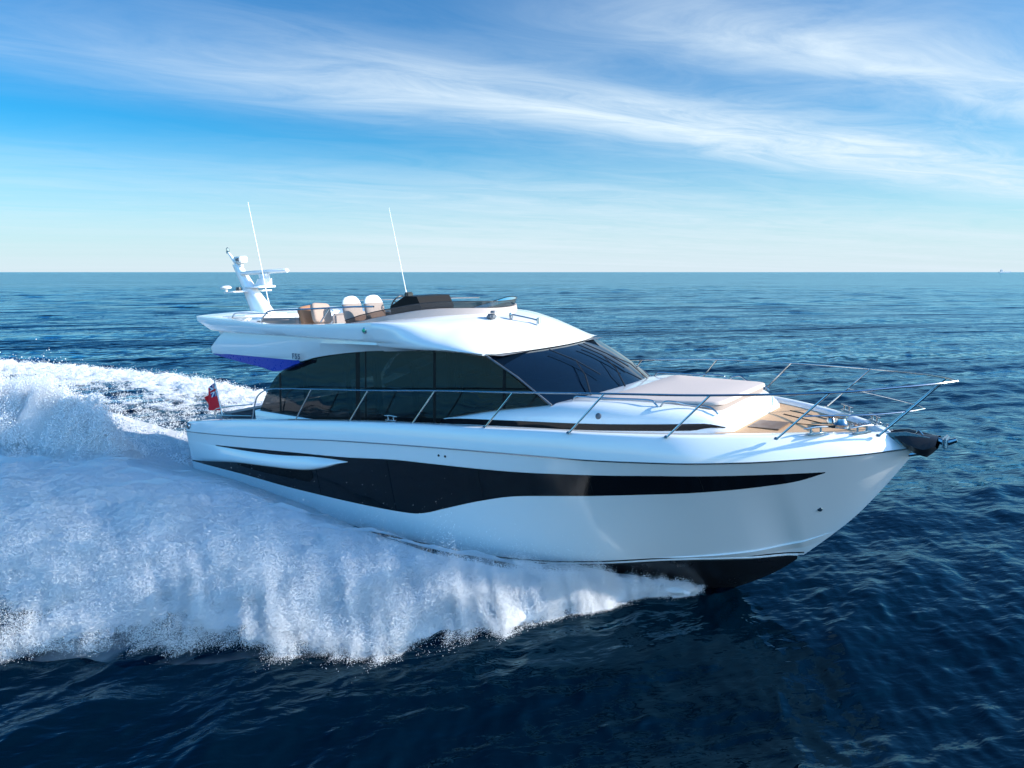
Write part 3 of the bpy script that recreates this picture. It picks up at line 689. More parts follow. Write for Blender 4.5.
# --- rails
def stan(base, top, r=.0135):
    q = MB(); q.tube([base, top], r, 8); q.lathe(base, [(.03, 0), (.03, .015), (.014, .03)], 10); return q
BS = [(4.52, 2.08, 1.68), (6.27, 2.09, 1.83), (7.92, 2.08, 1.93), (9.53, 2.08, 2.02), (11.05, 2.07, 2.08), (12.36, 1.77, 2.09), (13.55, 1.16, 2.06), (14.53, .32, 2.02)]
TS = [(5.05, 1.98, 2.34), (6.74, 1.98, 2.41), (8.42, 1.98, 2.50), (10.04, 1.98, 2.57), (11.55, 1.92, 2.63), (12.90, 1.64, 2.645), (14.15, 1.10, 2.665), (15.17, .25, 2.70)]
for sg in (-1, 1):
    q = MB(); pts = [(2.95, 2.07, 1.60), (3.02, 2.05, 1.82), (3.15, 2.02, 2.08), (3.5, 1.99, 2.24), (4.2, 1.98, 2.30)] + TS[:-1] + [(14.75, .66, 2.69), (15.12, .30, 2.70), (15.31, 0, 2.70)]
    q.tube(spl([(x, sg * y_, z) for x, y_, z in pts], 8), .0145, 8); rl = q.build('guard_rail', steel, yacht)
    for a, c in zip(BS, TS):
        stan((a[0], sg * a[1], a[2] - .01), (c[0], sg * c[1], c[2])).build('stanchion', steel, rl)
    q = MB(); L = [Vector(BS[6]).lerp(Vector(TS[6]), .5), Vector((14.5, .62, 2.34)), Vector((14.85, .24, 2.34)), Vector((14.98, 0, 2.34))]
    q.tube(spl([(v.x, sg * v.y, v.z) for v in L], 8), .010, 8); q.build('lower_rail', steel, rl)
    # cockpit side rail aft
    q = MB(); q.tube(spl([(1.05, sg * 1.9, 1.42), (1.05, sg * 1.9, 1.58), (1.2, sg * 1.9, 1.66), (2.0, sg * 1.88, 1.78), (2.6, sg * 1.85, 1.84)], 6), .013, 8)
    q.tube([(.2, sg * 1.95, 1.44), (2.6, sg * 1.9, 1.60)], .011, 8); q.build('cockpit_rail', steel, yacht)
q = MB(); q.box((2.0, .9, 1.15), (.9, 1.4, .75), bev=.05); q.box((.35, 0, 1.05), (.5, 2.6, .65), bev=.08); q.build('cockpit_sofa', greyd, yacht)
# cleats
def cleat(x, y_, z, ang=0, s_=1):
    q = MB(); Mz = Matrix.Rotation(ang, 3, 'Z'); c_ = Vector((x, y_, z))
    q.box(c_ + Vector((0, 0, .012)), (.26 * s_, .06, .024), Mz, bev=.008)
    for k in (-.07, .07): q.tube([c_ + Mz @ Vector((k * s_, 0, .02)), c_ + Mz @ Vector((k * s_, 0, .09))], .014, 8)
    q.tube([c_ + Mz @ Vector((u * s_, 0, .095 - abs(u) * .06)) for u in (-.17, -.1, 0, .1, .17)], [.008, .014, .016, .014, .008], 8)
    q.build('cleat', steel, yacht, angle=50)
for sg in (-1, 1):
    cleat(13.92, sg * .80, 2.075, sg * R_(-50)); cleat(14.36, sg * .38, 2.045, sg * R_(-55)); cleat(7.35, sg * 2.03, 1.92, 0); cleat(.35, sg * 1.95, 1.30, 0)
# windlass and chain on the foredeck
zd = 2.0; q = MB(); q.box((13.95, .1, zd + .005), (.4, .34, .02), bev=.006); q.lathe((14.02, .05, zd), [(.10, 0), (.10, .05), (.07, .08), (.06, .13), (.085, .15), (.085, .18), (0, .19)], 20); q.lathe((13.86, .18, zd), [(.06, 0), (.06, .06), (.04, .1), (.05, .12), (0, .13)], 16); q.build('windlass', steel, yacht)
q = MB()
for k in range(16):
    c_ = Vector((14.1 + k * .03, .05 - k * .003, zd + .06 + .003 * k)); ang = (k % 2) * math.pi / 2
    q.tube([c_ + Vector((.022 * math.cos(a), .014 * math.sin(a) * math.cos(ang), .014 * math.sin(a) * math.sin(ang))) for a in np.linspace(0, 2 * math.pi, 9)], .005, 5, False)
q.build('anchor_chain', steel, yacht)
# anchor roller with stowed anchor: dark plough folded over the stem
q = MB()
for y_ in (-.10, .10): q.poly([(14.45, y_, 1.99), (14.80, y_, 2.05), (15.06, y_, 2.0), (15.10, y_, 1.92), (15.0, y_, 1.84), (14.72, y_, 1.88)], (0, .012, 0))
q.box((14.72, 0, 1.955), (.55, .2, .03)); q.lathe((15.02, -.1, 1.95), [(0, 0), (.045, 0), (.03, .1), (.045, .2), (0, .2)], 14, Vector((0, 1, 0)))
br = q.build('bow_roller', steel, yacht)
q = MB()
for sg in (-1, 1):
    rows = []
    for u in np.linspace(0, 1, 10):
        x = 14.62 + .52 * u; w = .04 + .25 * math.sin(math.pi * min(1, u * .62 + .02)); zt = 2.03 - .02 * u
        zb = zt - .05 - .24 * math.sin(min(1, u / .8) * math.pi / 2) + .13 * max(0, (u - .8) / .2)
        rows.append([(x, 0, zt), (x, sg * w * .6, zt - .03), (x, sg * w, zt + (zb - zt) * .45), (x, sg * w * .5, zt + (zb - zt) * .85), (x, 0, zb)])
    q.grid(rows)
an = q.build('anchor', dark, br, angle=40)
q = MB(); q.tube([(15.10, 0, 1.97), (15.22, 0, 1.93), (15.33, 0, 1.98)], [.035, .045, .03], 10); q.box((15.22, 0, 1.94), (.06, .26, .14), bev=.02); q.tube([(14.75, 0, 1.72), (15.0, .0, 1.78)], [.03, .025], 8); q.build('anchor_shank', steel, br)
q = MB(); q.tube(spl([(14.9, -.05, 2.02), (14.93, -.05, 2.07), (14.98, -.05, 2.02)], 4), .008, 6); q.build('shackle', steel, br)
# swim platform awash behind the transom
q = MB(); pad(q, rrect(-1.35, -.16, -1.95, 1.95, -1.95, 1.95, .3), -.12, .02, .03); q.build('swim_platform', gel_matt, yacht, angle=50)

# loose cushions on the fly sofa
M_y = Matrix.Rotation(-TAU, 4, 'Y') @ Matrix.Rotation(RHO, 4, 'X')
def cushion(c_, s_, rot, m, label):
    q = MB(); rows = []
    for j in range(9):
        v = -1 + j / 4; ring = []
        for k in range(24):
            a = k / 24 * 2 * math.pi; ca, sa = math.cos(a), math.sin(a)
            e = .35; w = (1 - abs(v) ** 3) ** .8
            ring.append(Vector((abs(ca) ** e * (1 if ca > 0 else -1) * s_[0] / 2 * (.8 + .2 * w), abs(sa) ** e * (1 if sa > 0 else -1) * s_[1] / 2 * (.8 + .2 * w), v * s_[2] / 2 * (1 if j not in (0, 8) else .9))))
        rows.append(ring)
    q.grid(rows, close_v=True); q.add(rows[0], [tuple(reversed(range(24)))]); q.add(rows[-1], [tuple(range(24))])
    o = q.build('scatter_cushion', m, None, angle=70); M3 = M_y.to_3x3() @ rot
    o.matrix_world = Matrix.Translation((M_y @ Vector(c_))) @ M3.to_4x4(); tag(o, label, 'cushion', 'scatter cushions on the flybridge sofa')
cushion((4.36, -1.40, 3.72), (.42, .42, .16), Matrix.Rotation(R_(75), 3, 'Y') @ Matrix.Rotation(.1, 3, 'Z'), brown, 'tan scatter cushion standing upright on the flybridge sofa')
cushion((4.72, -1.36, 3.76), (.42, .42, .14), Matrix.Rotation(R_(72), 3, 'Y') @ Matrix.Rotation(-.1, 3, 'Z'), beige, 'pale beige scatter cushion leaning behind the tan one on the flybridge sofa')

# ensign on a raked staff at the stern
flg = empty('ensign', M_y @ Vector((-.05, -1.0, 1.2)), (RHO, -TAU, 0))
flg.scale = (1.25, 1.25, 1.2); tag(flg, 'red ensign flag with a blue corner drooping from its staff at the yacht stern', 'flag')
q = MB(); q.tube([(-.25, 0, 0), (-.42, 0, .78)], .012, 8); q.lathe((-.42, 0, .78), [(0, .03), (.02, .015), (.012, -.01)], 10); q.build('flagstaff', steel, flg)
fm = bpy.data.materials.new('ensign_cloth'); fm.use_nodes = True; t = fm.node_tree; B = NB(t); p = t.nodes['Principled BSDF']; p.inputs['Roughness'].default_value = .8
uv = B.n('ShaderNodeUVMap'); s_ = B.n('ShaderNodeSeparateXYZ'); B.put(s_.inputs[0], uv.outputs[0]); U_, V_ = s_.outputs[0], s_.outputs[1]
canton = B.m('MULTIPLY', B.m('LESS_THAN', U_, .36), B.m('GREATER_THAN', V_, .55))
cu = B.m('MULTIPLY', U_, 1 / .36); cv = B.m('MULTIPLY', B.m('SUBTRACT', V_, .55), 1 / .45)
du = B.m('ABSOLUTE', B.m('SUBTRACT', cu, .5)); dv = B.m('ABSOLUTE', B.m('SUBTRACT', cv, .5))
wc = B.m('MAXIMUM', B.m('LESS_THAN', du, .09), B.m('LESS_THAN', dv, .16)); rc = B.m('MAXIMUM', B.m('LESS_THAN', du, .05), B.m('LESS_THAN', dv, .09))
dg_ = B.m('LESS_THAN', B.m('ABSOLUTE', B.m('SUBTRACT', du, dv)), .07)
cc = B.mix(dg_, (.01, .02, .16, 1), (.75, .75, .75, 1)); cc = B.mix(wc, cc, (.75, .75, .75, 1)); cc = B.mix(rc, cc, (.55, .01, .02, 1))
B.put(p.inputs['Base Color'], B.mix(canton, (.80, .008, .02, 1), cc))
me = bpy.data.meshes.new('flag_cloth'); NU, NV = 30, 18; vs = []; uvs = []
for i in range(NU + 1):
    for j in range(NV + 1):
        u, v = i / NU, j / NV
        # hoist follows the staff, fly end falls and folds
        hx = -.26 - .15 * v; hz = .10 + .62 * v
        fx = -.80 * u * (1 - .25 * v); drop = -.38 * u ** 1.1 * (.1 + .9 * v)
        vs.append((hx + fx * .95 + .03 * math.sin(u * 9 + v * 2), .09 * math.sin(u * 8 + v * 1.5) * u + .05 * u, hz + drop))
        uvs.append((u, v))
fs = [(i * (NV + 1) + j, (i + 1) * (NV + 1) + j, (i + 1) * (NV + 1) + j + 1, i * (NV + 1) + j + 1) for i in range(NU) for j in range(NV)]
me.from_pydata(vs, [], fs); ul = me.uv_layers.new(name='UVMap')
for l in me.loops: ul.data[l.index].uv = uvs[l.vertex_index]
for pz in me.polygons: pz.use_smooth = True
me.materials.append(fm); fo = bpy.data.objects.new('flag_cloth', me); COL.objects.link(fo); fo.parent = flg

# ------------------------------------------------------------------ numpy noise
_perm = rng.permutation(4096)
_gr = rng.normal(size=(4096, 3)); _gr /= np.linalg.norm(_gr, axis=1)[:, None]
def pnoise(P):
    P = np.asarray(P, float); I = np.floor(P).astype(np.int64); F = P - I; W = F * F * F * (F * (F * 6 - 15) + 10); out = np.zeros(len(P))
    for a in (0, 1):
        for b_ in (0, 1):
            for c_ in (0, 1):
                h = _perm[(I[:, 0] + a) & 4095]; h = _perm[(h + I[:, 1] + b_) & 4095]; h = _perm[(h + I[:, 2] + c_) & 4095]; g_ = _gr[h]
                d = g_[:, 0] * (F[:, 0] - a) + g_[:, 1] * (F[:, 1] - b_) + g_[:, 2] * (F[:, 2] - c_)
                out += d * (W[:, 0] if a else 1 - W[:, 0]) * (W[:, 1] if b_ else 1 - W[:, 1]) * (W[:, 2] if c_ else 1 - W[:, 2])
    return out * 1.6
def fbm(P, o=4, g_=.5):
    s_ = 0; a = 1; P = np.array(P, float)
    for k in range(o): s_ = s_ + a * pnoise(P + 17.3 * k); P = P * 2.03; a *= g_
    return s_

# ------------------------------------------------------------------ sea
def fft_tile(L, n, lmin, lmax, wdir, spread, seed, amp):
    r = np.random.default_rng(seed); k = np.fft.fftfreq(n, L / n) * 2 * np.pi; KX, KY = np.meshgrid(k, k, indexing='ij'); K = np.hypot(KX, KY); K[0, 0] = 1
    lam = 2 * np.pi / K; D = np.abs((KX * math.cos(wdir) + KY * math.sin(wdir)) / K) ** spread + .06
    S = K ** -2.0 * D * (lam > lmin) * (lam < lmax); S[0, 0] = 0
    h = np.fft.ifft2((r.normal(size=(n, n)) + 1j * r.normal(size=(n, n))) * S).real
    h *= 1 / h.std(); h = h + .22 * h * np.abs(h) * (h > 0); h -= h.mean(); return h * amp / h.std()
def sample(h, L, x, y_):
    n = h.shape[0]; u = (x / L * n) % n; v = (y_ / L * n) % n; i = u.astype(int) % n; j = v.astype(int) % n; a = u - np.floor(u); c_ = v - np.floor(v); i2 = (i + 1) % n; j2 = (j + 1) % n
    return h[i, j] * (1 - a) * (1 - c_) + h[i2, j] * a * (1 - c_) + h[i, j2] * (1 - a) * c_ + h[i2, j2] * a * c_
WD = YAW + math.pi / 2 + R_(14)    # wave travel bearing
T = [(fft_tile(61.0, 512, 2.2, 14, WD, 2, 1, .040), 61.0, 2.2, 0.0), (fft_tile(17.3, 512, .55, 2.4, WD + .25, 1.4, 2, .019), 17.3, .55, .5), (fft_tile(7.1, 512, .14, .6, WD - .3, 1.0, 3, .0062), 7.1, .14, 1.1)]
def sea_h(x, y_, sp_):
    h = 0
    for tl, L, lam, rot in T:
        w = np.clip((lam * 1.6 / np.maximum(sp_, 1e-6) - 1.5) / 2.5, 0, 1); c_, s_ = math.cos(rot), math.sin(rot)
        h = h + w * sample(tl, L, x * c_ + y_ * s_, -x * s_ + y_ * c_)
    return h
def npmesh(name, V, Fq, m, parent=None, smooth=True, kind=None):
    me = bpy.data.meshes.new(name); me.vertices.add(len(V)); me.vertices.foreach_set('co', V.astype(np.float32).ravel())
    nf = len(Fq); me.loops.add(nf * 4); me.loops.foreach_set('vertex_index', Fq.astype(np.int32).ravel()); me.polygons.add(nf)
    me.polygons.foreach_set('loop_start', np.arange(0, nf * 4, 4, dtype=np.int32)); me.polygons.foreach_set('loop_total', np.full(nf, 4, np.int32))
    me.polygons.foreach_set('use_smooth', np.full(nf, smooth)); me.update(calc_edges=True); me.validate()
    if m: me.materials.append(m)
    o = bpy.data.objects.new(name, me); COL.objects.link(o); o.parent = parent; return o
def gridfaces(n, m, wrap=False):
    i, j = np.meshgrid(np.arange(n - 1), np.arange(m if wrap else m - 1), indexing='ij'); j2 = (j + 1) % m
    return np.stack([i * m + j, i * m + j2, (i + 1) * m + j2, (i + 1) * m + j], -1).reshape(-1, 4)
rad = np.concatenate([np.geomspace(2.0, 260, 1000), np.geomspace(262, 45000, 60)])
cen = YAW + math.pi / 2
th_d = np.linspace(cen - R_(46), cen + R_(46), 1250); th_c = np.linspace(cen + R_(46), cen + R_(314), 60)[1:-1]
TH = np.concatenate([th_d, th_c]); RR, TT = np.meshgrid(rad, TH, indexing='ij')
X = CAM.x + RR * np.cos(TT); Y = CAM.y + RR * np.sin(TT)
SPC = np.maximum(RR * (R_(92) / 1250), RR * .005)
Z = sea_h(X, Y, SPC)
V = np.stack([X, Y, Z], -1).reshape(-1, 3); Fq = gridfaces(len(rad), len(TH), True)
# close the hole under the camera with a fan ring
V = np.vstack([V, np.stack([CAM.x + .01 * np.cos(TH), CAM.y + .01 * np.sin(TH), np.zeros(len(TH))], -1)])
m_ = len(TH); off = len(rad) * m_; jj = np.arange(m_); Fq = np.vstack([Fq, np.stack([off + jj, off + (jj + 1) % m_, (jj + 1) % m_, jj], -1)])
wm = bpy.data.materials.new('sea_water'); wm.use_nodes = True; t = wm.node_tree; B = NB(t); t.nodes.clear(); gl = B.n('ShaderNodeBsdfGlossy'); gl.inputs['Roughness'].default_value = .05; gl.inputs['Color'].default_value = (.44, .80, 1.0, 1)
df = B.n('ShaderNodeBsdfDiffuse'); fz = B.n('ShaderNodeFresnel'); fz.inputs[0].default_value = 1.333; mxs = B.n('ShaderNodeMixShader')
t.links.new(fz.outputs[0], mxs.inputs[0]); t.links.new(df.outputs[0], mxs.inputs[1]); t.links.new(gl.outputs[0], mxs.inputs[2])
wo_ = B.n('ShaderNodeOutputMaterial'); t.links.new(mxs.outputs[0], wo_.inputs[0])
gp = B.n('ShaderNodeNewGeometry').outputs['Position']; sg_ = B.n('ShaderNodeSeparateXYZ'); B.put(sg_.inputs[0], gp)
n_big = B.noise(gp, .05, 3, .5)
B.put(df.inputs['Color'], B.mix(n_big, (0.0002, 0.0050, 0.012, 1), (0.0001, 0.0030, 0.007, 1)))
ca, sa = math.cos(WD), math.sin(WD)
al = B.m('ADD', B.m('MULTIPLY', sg_.outputs[0], ca), B.m('MULTIPLY', sg_.outputs[1], sa)); ac = B.m('SUBTRACT', B.m('MULTIPLY', sg_.outputs[1], ca), B.m('MULTIPLY', sg_.outputs[0], sa))
w1 = B.noise(B.comb(al, B.m('MULTIPLY', ac, .45), 0.0), 5.0, 3, .5, .3)
w2 = B.noise(B.comb(al, B.m('MULTIPLY', ac, .35), 5.0), 0.9, 3, .5, .3)
w3 = B.noise(B.comb(al, B.m('MULTIPLY', ac, .22), 9.0), 0.14, 4, .52, .2)
b1 = B.n('ShaderNodeBump'); B.put(b1.inputs['Height'], w1); b1.inputs['Distance'].default_value = .045; b1.inputs['Strength'].default_value = .8
b2 = B.n('ShaderNodeBump'); B.put(b2.inputs['Height'], w2); b2.inputs['Distance'].default_value = .14; b2.inputs['Strength'].default_value = .8; t.links.new(b1.outputs[0], b2.inputs['Normal'])
b3 = B.n('ShaderNodeBump'); B.put(b3.inputs['Height'], w3); b3.inputs['Distance'].default_value = 1.1; b3.inputs['Strength'].default_value = 1.0; t.links.new(b2.outputs[0], b3.inputs['Normal'])
w4 = B.noise(B.comb(al, B.m('MULTIPLY', ac, .16), 13.0), 0.022, 4, .6, .2)
b4 = B.n('ShaderNodeBump'); B.put(b4.inputs['Height'], w4); b4.inputs['Distance'].default_value = 4.5; b4.inputs['Strength'].default_value = .9; t.links.new(b3.outputs[0], b4.inputs['Normal']); b3 = b4
t.links.new(b3.outputs[0], gl.inputs['Normal']); t.links.new(b3.outputs[0], fz.inputs['Normal'])
sea = npmesh('sea', V, Fq[:, ::-1], wm); tag(sea, kind='structure')

# ------------------------------------------------------------------ spray and foam
def foam_mat(name, alpha_attr=True, col=(.93, .94, .95), trl=.35):
    m = bpy.data.materials.new(name); m.use_nodes = True; t = m.node_tree; t.nodes.clear(); B = NB(t)
    d = B.n('ShaderNodeBsdfDiffuse'); d.inputs[0].default_value = (*col, 1); tl = B.n('ShaderNodeBsdfTranslucent'); tl.inputs[0].default_value = (*col, 1)
    pos = B.n('ShaderNodeNewGeometry').outputs['Position']; nz = B.noise(pos, 9.0, 8, .68, .3); bp = B.n('ShaderNodeBump'); B.put(bp.inputs['Height'], nz); bp.inputs['Distance'].default_value = .10; bp.inputs['Strength'].default_value = .8
    t.links.new(bp.outputs[0], d.inputs['Normal'])
    mx = B.n('ShaderNodeMixShader'); mx.inputs[0].default_value = trl; t.links.new(d.outputs[0], mx.inputs[1]); t.links.new(tl.outputs[0], mx.inputs[2]); out = mx.outputs[0]
    if alpha_attr:
        at = B.n('ShaderNodeAttribute', attribute_name='cover'); n2 = B.noise(pos, 5.5, 9, .72, .6); n3 = B.noise(pos, 40, 3, .6)
        a = B.m('ADD', B.m('MULTIPLY', at.outputs['Fac'], 1.6), B.m('SUBTRACT', B.m('ADD', B.m('MULTIPLY', n2, 1.5), B.m('MULTIPLY', n3, .5)), 1.55))
        a = B.ramp(a, 0.0, .42)
        tr = B.n('ShaderNodeBsdfTransparent'); m2 = B.n('ShaderNodeMixShader'); B.put(m2.inputs[0], a); t.links.new(tr.outputs[0], m2.inputs[1]); t.links.new(out, m2.inputs[2]); out = m2.outputs[0]
    o = B.n('ShaderNodeOutputMaterial'); t.links.new(out, o.inputs[0]); return m
foam = foam_mat('foam_sheet'); drop = foam_mat('spray_drops', False, (.95, .955, .96), .4)
def set_attr(o, name, vals):
    a = o.data.attributes.new(name, 'FLOAT', 'POINT'); a.data.foreach_set('value', np.asarray(vals, np.float32))
def points(name, P, rads, m, label, cat):
    me = bpy.data.meshes.new(name); me.vertices.add(len(P)); me.vertices.foreach_set('co', P.astype(np.float32).ravel()); me.update()
    o = bpy.data.objects.new(name, me); COL.objects.link(o); me.materials.append(m); set_attr(o, 'rad', rads)
    ng = bpy.data.node_groups.new(name, 'GeometryNodeTree'); ng.interface.new_socket('Geometry', in_out='INPUT', socket_type='NodeSocketGeometry'); ng.interface.new_socket('Geometry', in_out='OUTPUT', socket_type='NodeSocketGeometry')
    gi = ng.nodes.new('NodeGroupInput'); go = ng.nodes.new('NodeGroupOutput'); mp = ng.nodes.new('GeometryNodeMeshToPoints'); na = ng.nodes.new('GeometryNodeInputNamedAttribute'); na.data_type = 'FLOAT'; na.inputs['Name'].default_value = 'rad'; sm = ng.nodes.new('GeometryNodeSetMaterial'); sm.inputs['Material'].default_value = m
    ng.links.new(gi.outputs[0], mp.inputs['Mesh']); ng.links.new(na.outputs[0], mp.inputs['Radius']); ng.links.new(mp.outputs[0], sm.inputs['Geometry']); ng.links.new(sm.outputs[0], go.inputs[0])
    md = o.modifiers.new('spray', 'NODES'); md.node_group = ng; tag(o, label, cat, kind='stuff'); return o

# bow wave thrown out on the starboard side
f_yo = tab([(-14, -20.5), (-6, -15.6), (0, -11.8), (4, -8.8), (6.26, -7.2), (8.05, -5.85), (9.15, -4.95), (10.24, -3.85), (11.02, -2.35), (11.7, -1.1), (12.15, -.5), (12.35, -.35)])
def yin(x): return np.where(x > 12.2, -.2, -(f_yc(x) * .9)) * np.clip((x + 3.5) / 3.3, .25, 1)
f_hc = tab([(-14, .08), (-6, .12), (-3, .25), (-1, .50), (1, .72), (4, .74), (7, .60), (9, .46), (10.5, .34), (11.4, .26), (12.0, .18), (12.35, .04)])
f_hi = tab([(-14, .05), (-4, .08), (0, -.08), (2.5, -.04), (4, -.05), (5, -.10), (6.2, -.16), (8, -.16), (9.5, -.06), (11, .10), (12.1, .14), (12.35, .02)])
def spray_surf(xu, v):
    yi = yin(xu); yo = f_yo(xu)
    # rays fan backwards a little as they leave the hull
    x = xu - 0.9 * np.sin(v * math.pi) * np.clip((12.35 - xu) / 3, 0, 1) * .4
    y_ = yi + (yo - yi) * v
    n_l = fbm(np.stack([x * .55 + y_ * .25, y_ * .45, np.full_like(x, 2.2)], -1), 3)
    edge = np.clip((1 - v) / (.16 + .05 * n_l), 0, 1) ** .55
    prof = (1 - v) ** 1.3 * (f_hi(xu)) + f_hc(xu) * np.sin(np.clip(v, 0, 1) ** .8 * math.pi) ** .8 * .95
    prof = f_hi(xu) * (1 - v) ** 2 + f_hc(xu) * np.sin(math.pi * np.clip(v ** .85, 0, 1)) ** .75
    lump = fbm(np.stack([x * 1.1, y_ * 1.1, np.full_like(x, 5.5)], -1), 5, .55)
    h = prof * (1 + .13 * n_l) * (1 + .20 * lump * np.clip(v * 4, 0, 1))
    return x, y_, np.maximum(h, 0) * np.clip((1 - v) * 8, 0, 1) ** .6 - .03
NU, NV = 620, 260
uu = np.linspace(0, 1, NU); xu = 12.2 - (12.2 + 14) * uu ** 1.35; XU, VV = np.meshgrid(xu, np.linspace(0, 1, NV), indexing='ij')
sx, sy, sz = spray_surf(XU.ravel(), VV.ravel())
wob = fbm(np.stack([sx * .95, sy * .95, np.zeros_like(sx)], -1), 5, .6) * np.clip((VV.ravel() - .6) / .4, 0, 1)
sy2 = sy + wob * .75 * np.clip((12.3 - XU.ravel()) / 2, 0, 1)
o = npmesh('bow_spray', np.stack([sx, sy2, sz], -1), gridfaces(NU, NV), foam)
v_ = VV.ravel(); patch = fbm(np.stack([sx * .5, sy * .5, np.full_like(sx, 9.1)], -1), 3)
cov = np.clip((1 - v_) / .14, 0, 1) * 1.15 - np.clip(patch - .1, 0, 1) * np.clip((v_ - .55) / .3, 0, 1) * np.clip((9 - sx) / 3, 0, 1) * 1.6
set_attr(o, 'cover', cov); tag(o, 'sheet of white spray thrown out from the yacht bow along its starboard side', 'spray', kind='stuff')
# airborne droplets
def drops(n, xr, vr, hmean, rmin, rmax, power=1.0, out=.25, seed=1, vpow=1.0):
    r = np.random.default_rng(seed); U = r.random(n) ** power; x = xr[0] + (xr[1] - xr[0]) * U; v = vr[0] + (vr[1] - vr[0]) * r.random(n) ** vpow
    a, b_, c_ = spray_surf(x, np.clip(v, 0, 1)); wob = fbm(np.stack([a * .95, b_ * .95, np.zeros_like(a)], -1), 5, .6) * np.clip((v - .6) / .4, 0, 1) * .75 * np.clip((12.3 - x) / 2, 0, 1)
    cl = fbm(np.stack([a * 2.4, b_ * 2.4, np.full_like(a, 1.1)], -1), 4, .6)
    keep = r.random(n) < np.clip(.62 + .8 * cl, .10, 1)
    sc = np.clip((12.6 - x) / 2.5, .2, 1)
    hh = r.exponential(hmean, n) * (1 + 1.3 * np.clip(cl, -.6, 1)) * sc
    ov = .55 * np.where(v > .85, r.exponential(out, n) * (v - .85) / .15, 0) * sc
    P = np.stack([a + r.normal(0, .03, n) - hh * .15 + ov * .25, b_ + wob - ov * .9 + r.normal(0, .03, n), np.maximum(c_ * np.where(v > .97, .5, 1) + hh, .02)], -1)
    R0 = rmin * (rmax / rmin) ** (r.random(n) ** 2.2); return P[keep], R0[keep]
A = [drops(950000, (-9, 12.18), (.18, 1), .055, .0018, .0048, .7, .12, 1), drops(1000000, (1, 12.18), (.60, 1.0), .11, .0018, .0050, .6, .10, 2, .6), drops(450000, (8.6, 12.22), (.40, 1.02), .06, .0017, .0044, .7, .12, 3)]
points('spray_drops', np.vstack([a[0] for a in A]), np.concatenate([a[1] for a in A]), drop, 'cloud of fine white droplets flying above the starboard bow wave', 'spray')

# soft mist hanging over the spray
def mist(name, Xg, Yg, Zt, shape, dens_, label):
    n_, m_ = shape; V1 = np.stack([Xg, Yg, Zt], -1); V2 = np.stack([Xg, Yg, np.minimum(Zt - .01, .0)], -1); Vv = np.vstack([V1, V2]); N_ = n_ * m_
    F1 = gridfaces(n_, m_); F2 = F1[:, ::-1] + N_
    top = np.arange(m_); bot = (n_ - 1) * m_ + np.arange(m_); lf = np.arange(n_) * m_; rt = lf + m_ - 1
    def wall(e): return np.stack([e[:-1], e[1:], e[1:] + N_, e[:-1] + N_], -1)
    o = npmesh(name, Vv, np.vstack([F1, F2, wall(top), wall(bot)[:, ::-1], wall(lf)[:, ::-1], wall(rt)]), None)
    m = bpy.data.materials.new(name); m.use_nodes = True; t = m.node_tree; t.nodes.clear(); B = NB(t); sc = B.n('ShaderNodeVolumeScatter'); sc.inputs['Color'].default_value = (.97, .98, 1, 1); sc.inputs['Density'].default_value = dens_; sc.inputs['Anisotropy'].default_value = .35
    oo = B.n('ShaderNodeOutputMaterial'); t.links.new(sc.outputs[0], oo.inputs[1]); o.data.materials.append(m); tag(o, label, 'spray', kind='stuff'); return o
NU, NV = 260, 130
xu = 12.2 - (12.2 + 10) * np.linspace(0, 1, NU) ** 1.2; XU, VV = np.meshgrid(xu, np.linspace(.14, 1.0, NV), indexing='ij')
a_, b_, c_ = spray_surf(XU.ravel(), VV.ravel()); v_ = VV.ravel()
pf = fbm(np.stack([a_ * 1.1 + 3, b_ * 1.1, np.full_like(a_, 8.8)], -1), 2, .45)
ext = np.clip((12.2 - a_) / 3, 0, 1)
mist('spray_mist', a_ - .05, b_ - .28 * ext * np.clip((v_ - .8) / .2, 0, 1) * (1 + pf), c_ + .03 + ext * (.24 + .16 * pf) * np.sin(math.pi * np.clip(v_, .0, 1)) ** .35 * np.clip(v_ * 3, 0, 1), (NU, NV), 5.0, 'soft pale mist drifting above the starboard bow wave')

# quarter plume: rooster of white water off the stern, lit by the sun
def plume_h(x, y_):
    # ridge running from (-1.4,-2.5) aft to (-14,-2.2)
    s_ = np.clip((-1.0 - x) / 12, 0, 1); rc = -2.9 - 2.2 * s_ + .2 * np.sin(x * .9)
    wd = .5 + 1.3 * s_; H = np.interp(-x, [.8, 1.6, 2.6, 4, 6, 10, 15], [0, .5, .95, 1.35, 1.6, 1.2, .4])
    n_l = fbm(np.stack([x * .7, y_ * .7, np.full_like(x, 3.3)], -1), 5, .58)
    return H * np.exp(-((y_ - rc) / wd) ** 2) * (1 + .38 * n_l), np.exp(-((y_ - rc) / (wd * 1.15)) ** 2)
gx, gy = np.meshgrid(np.linspace(-.8, -15, 330), np.linspace(-9, 3.5, 260), indexing='ij'); gx = gx.ravel(); gy = gy.ravel(); hh, cv_ = plume_h(gx, gy)
o = npmesh('stern_plume', np.stack([gx, gy, hh - .06], -1), gridfaces(330, 260), foam); set_attr(o, 'cover', np.clip(cv_ * 1.5 - .15, 0, 1.1) * np.clip((-gx - .8) / 1.2, 0, 1)); tag(o, 'tall sunlit plume of white water thrown up behind the yacht stern', 'spray', kind='stuff')
r = np.random.default_rng(11); n = 330000; px = -1.2 - 9 * r.random(n) ** .8; s_ = (-1.0 - px) / 12; py = -2.9 - 2.2 * s_ + .2 * np.sin(px * .9) + r.normal(0, .62, n) * (.5 + 1.3 * s_)
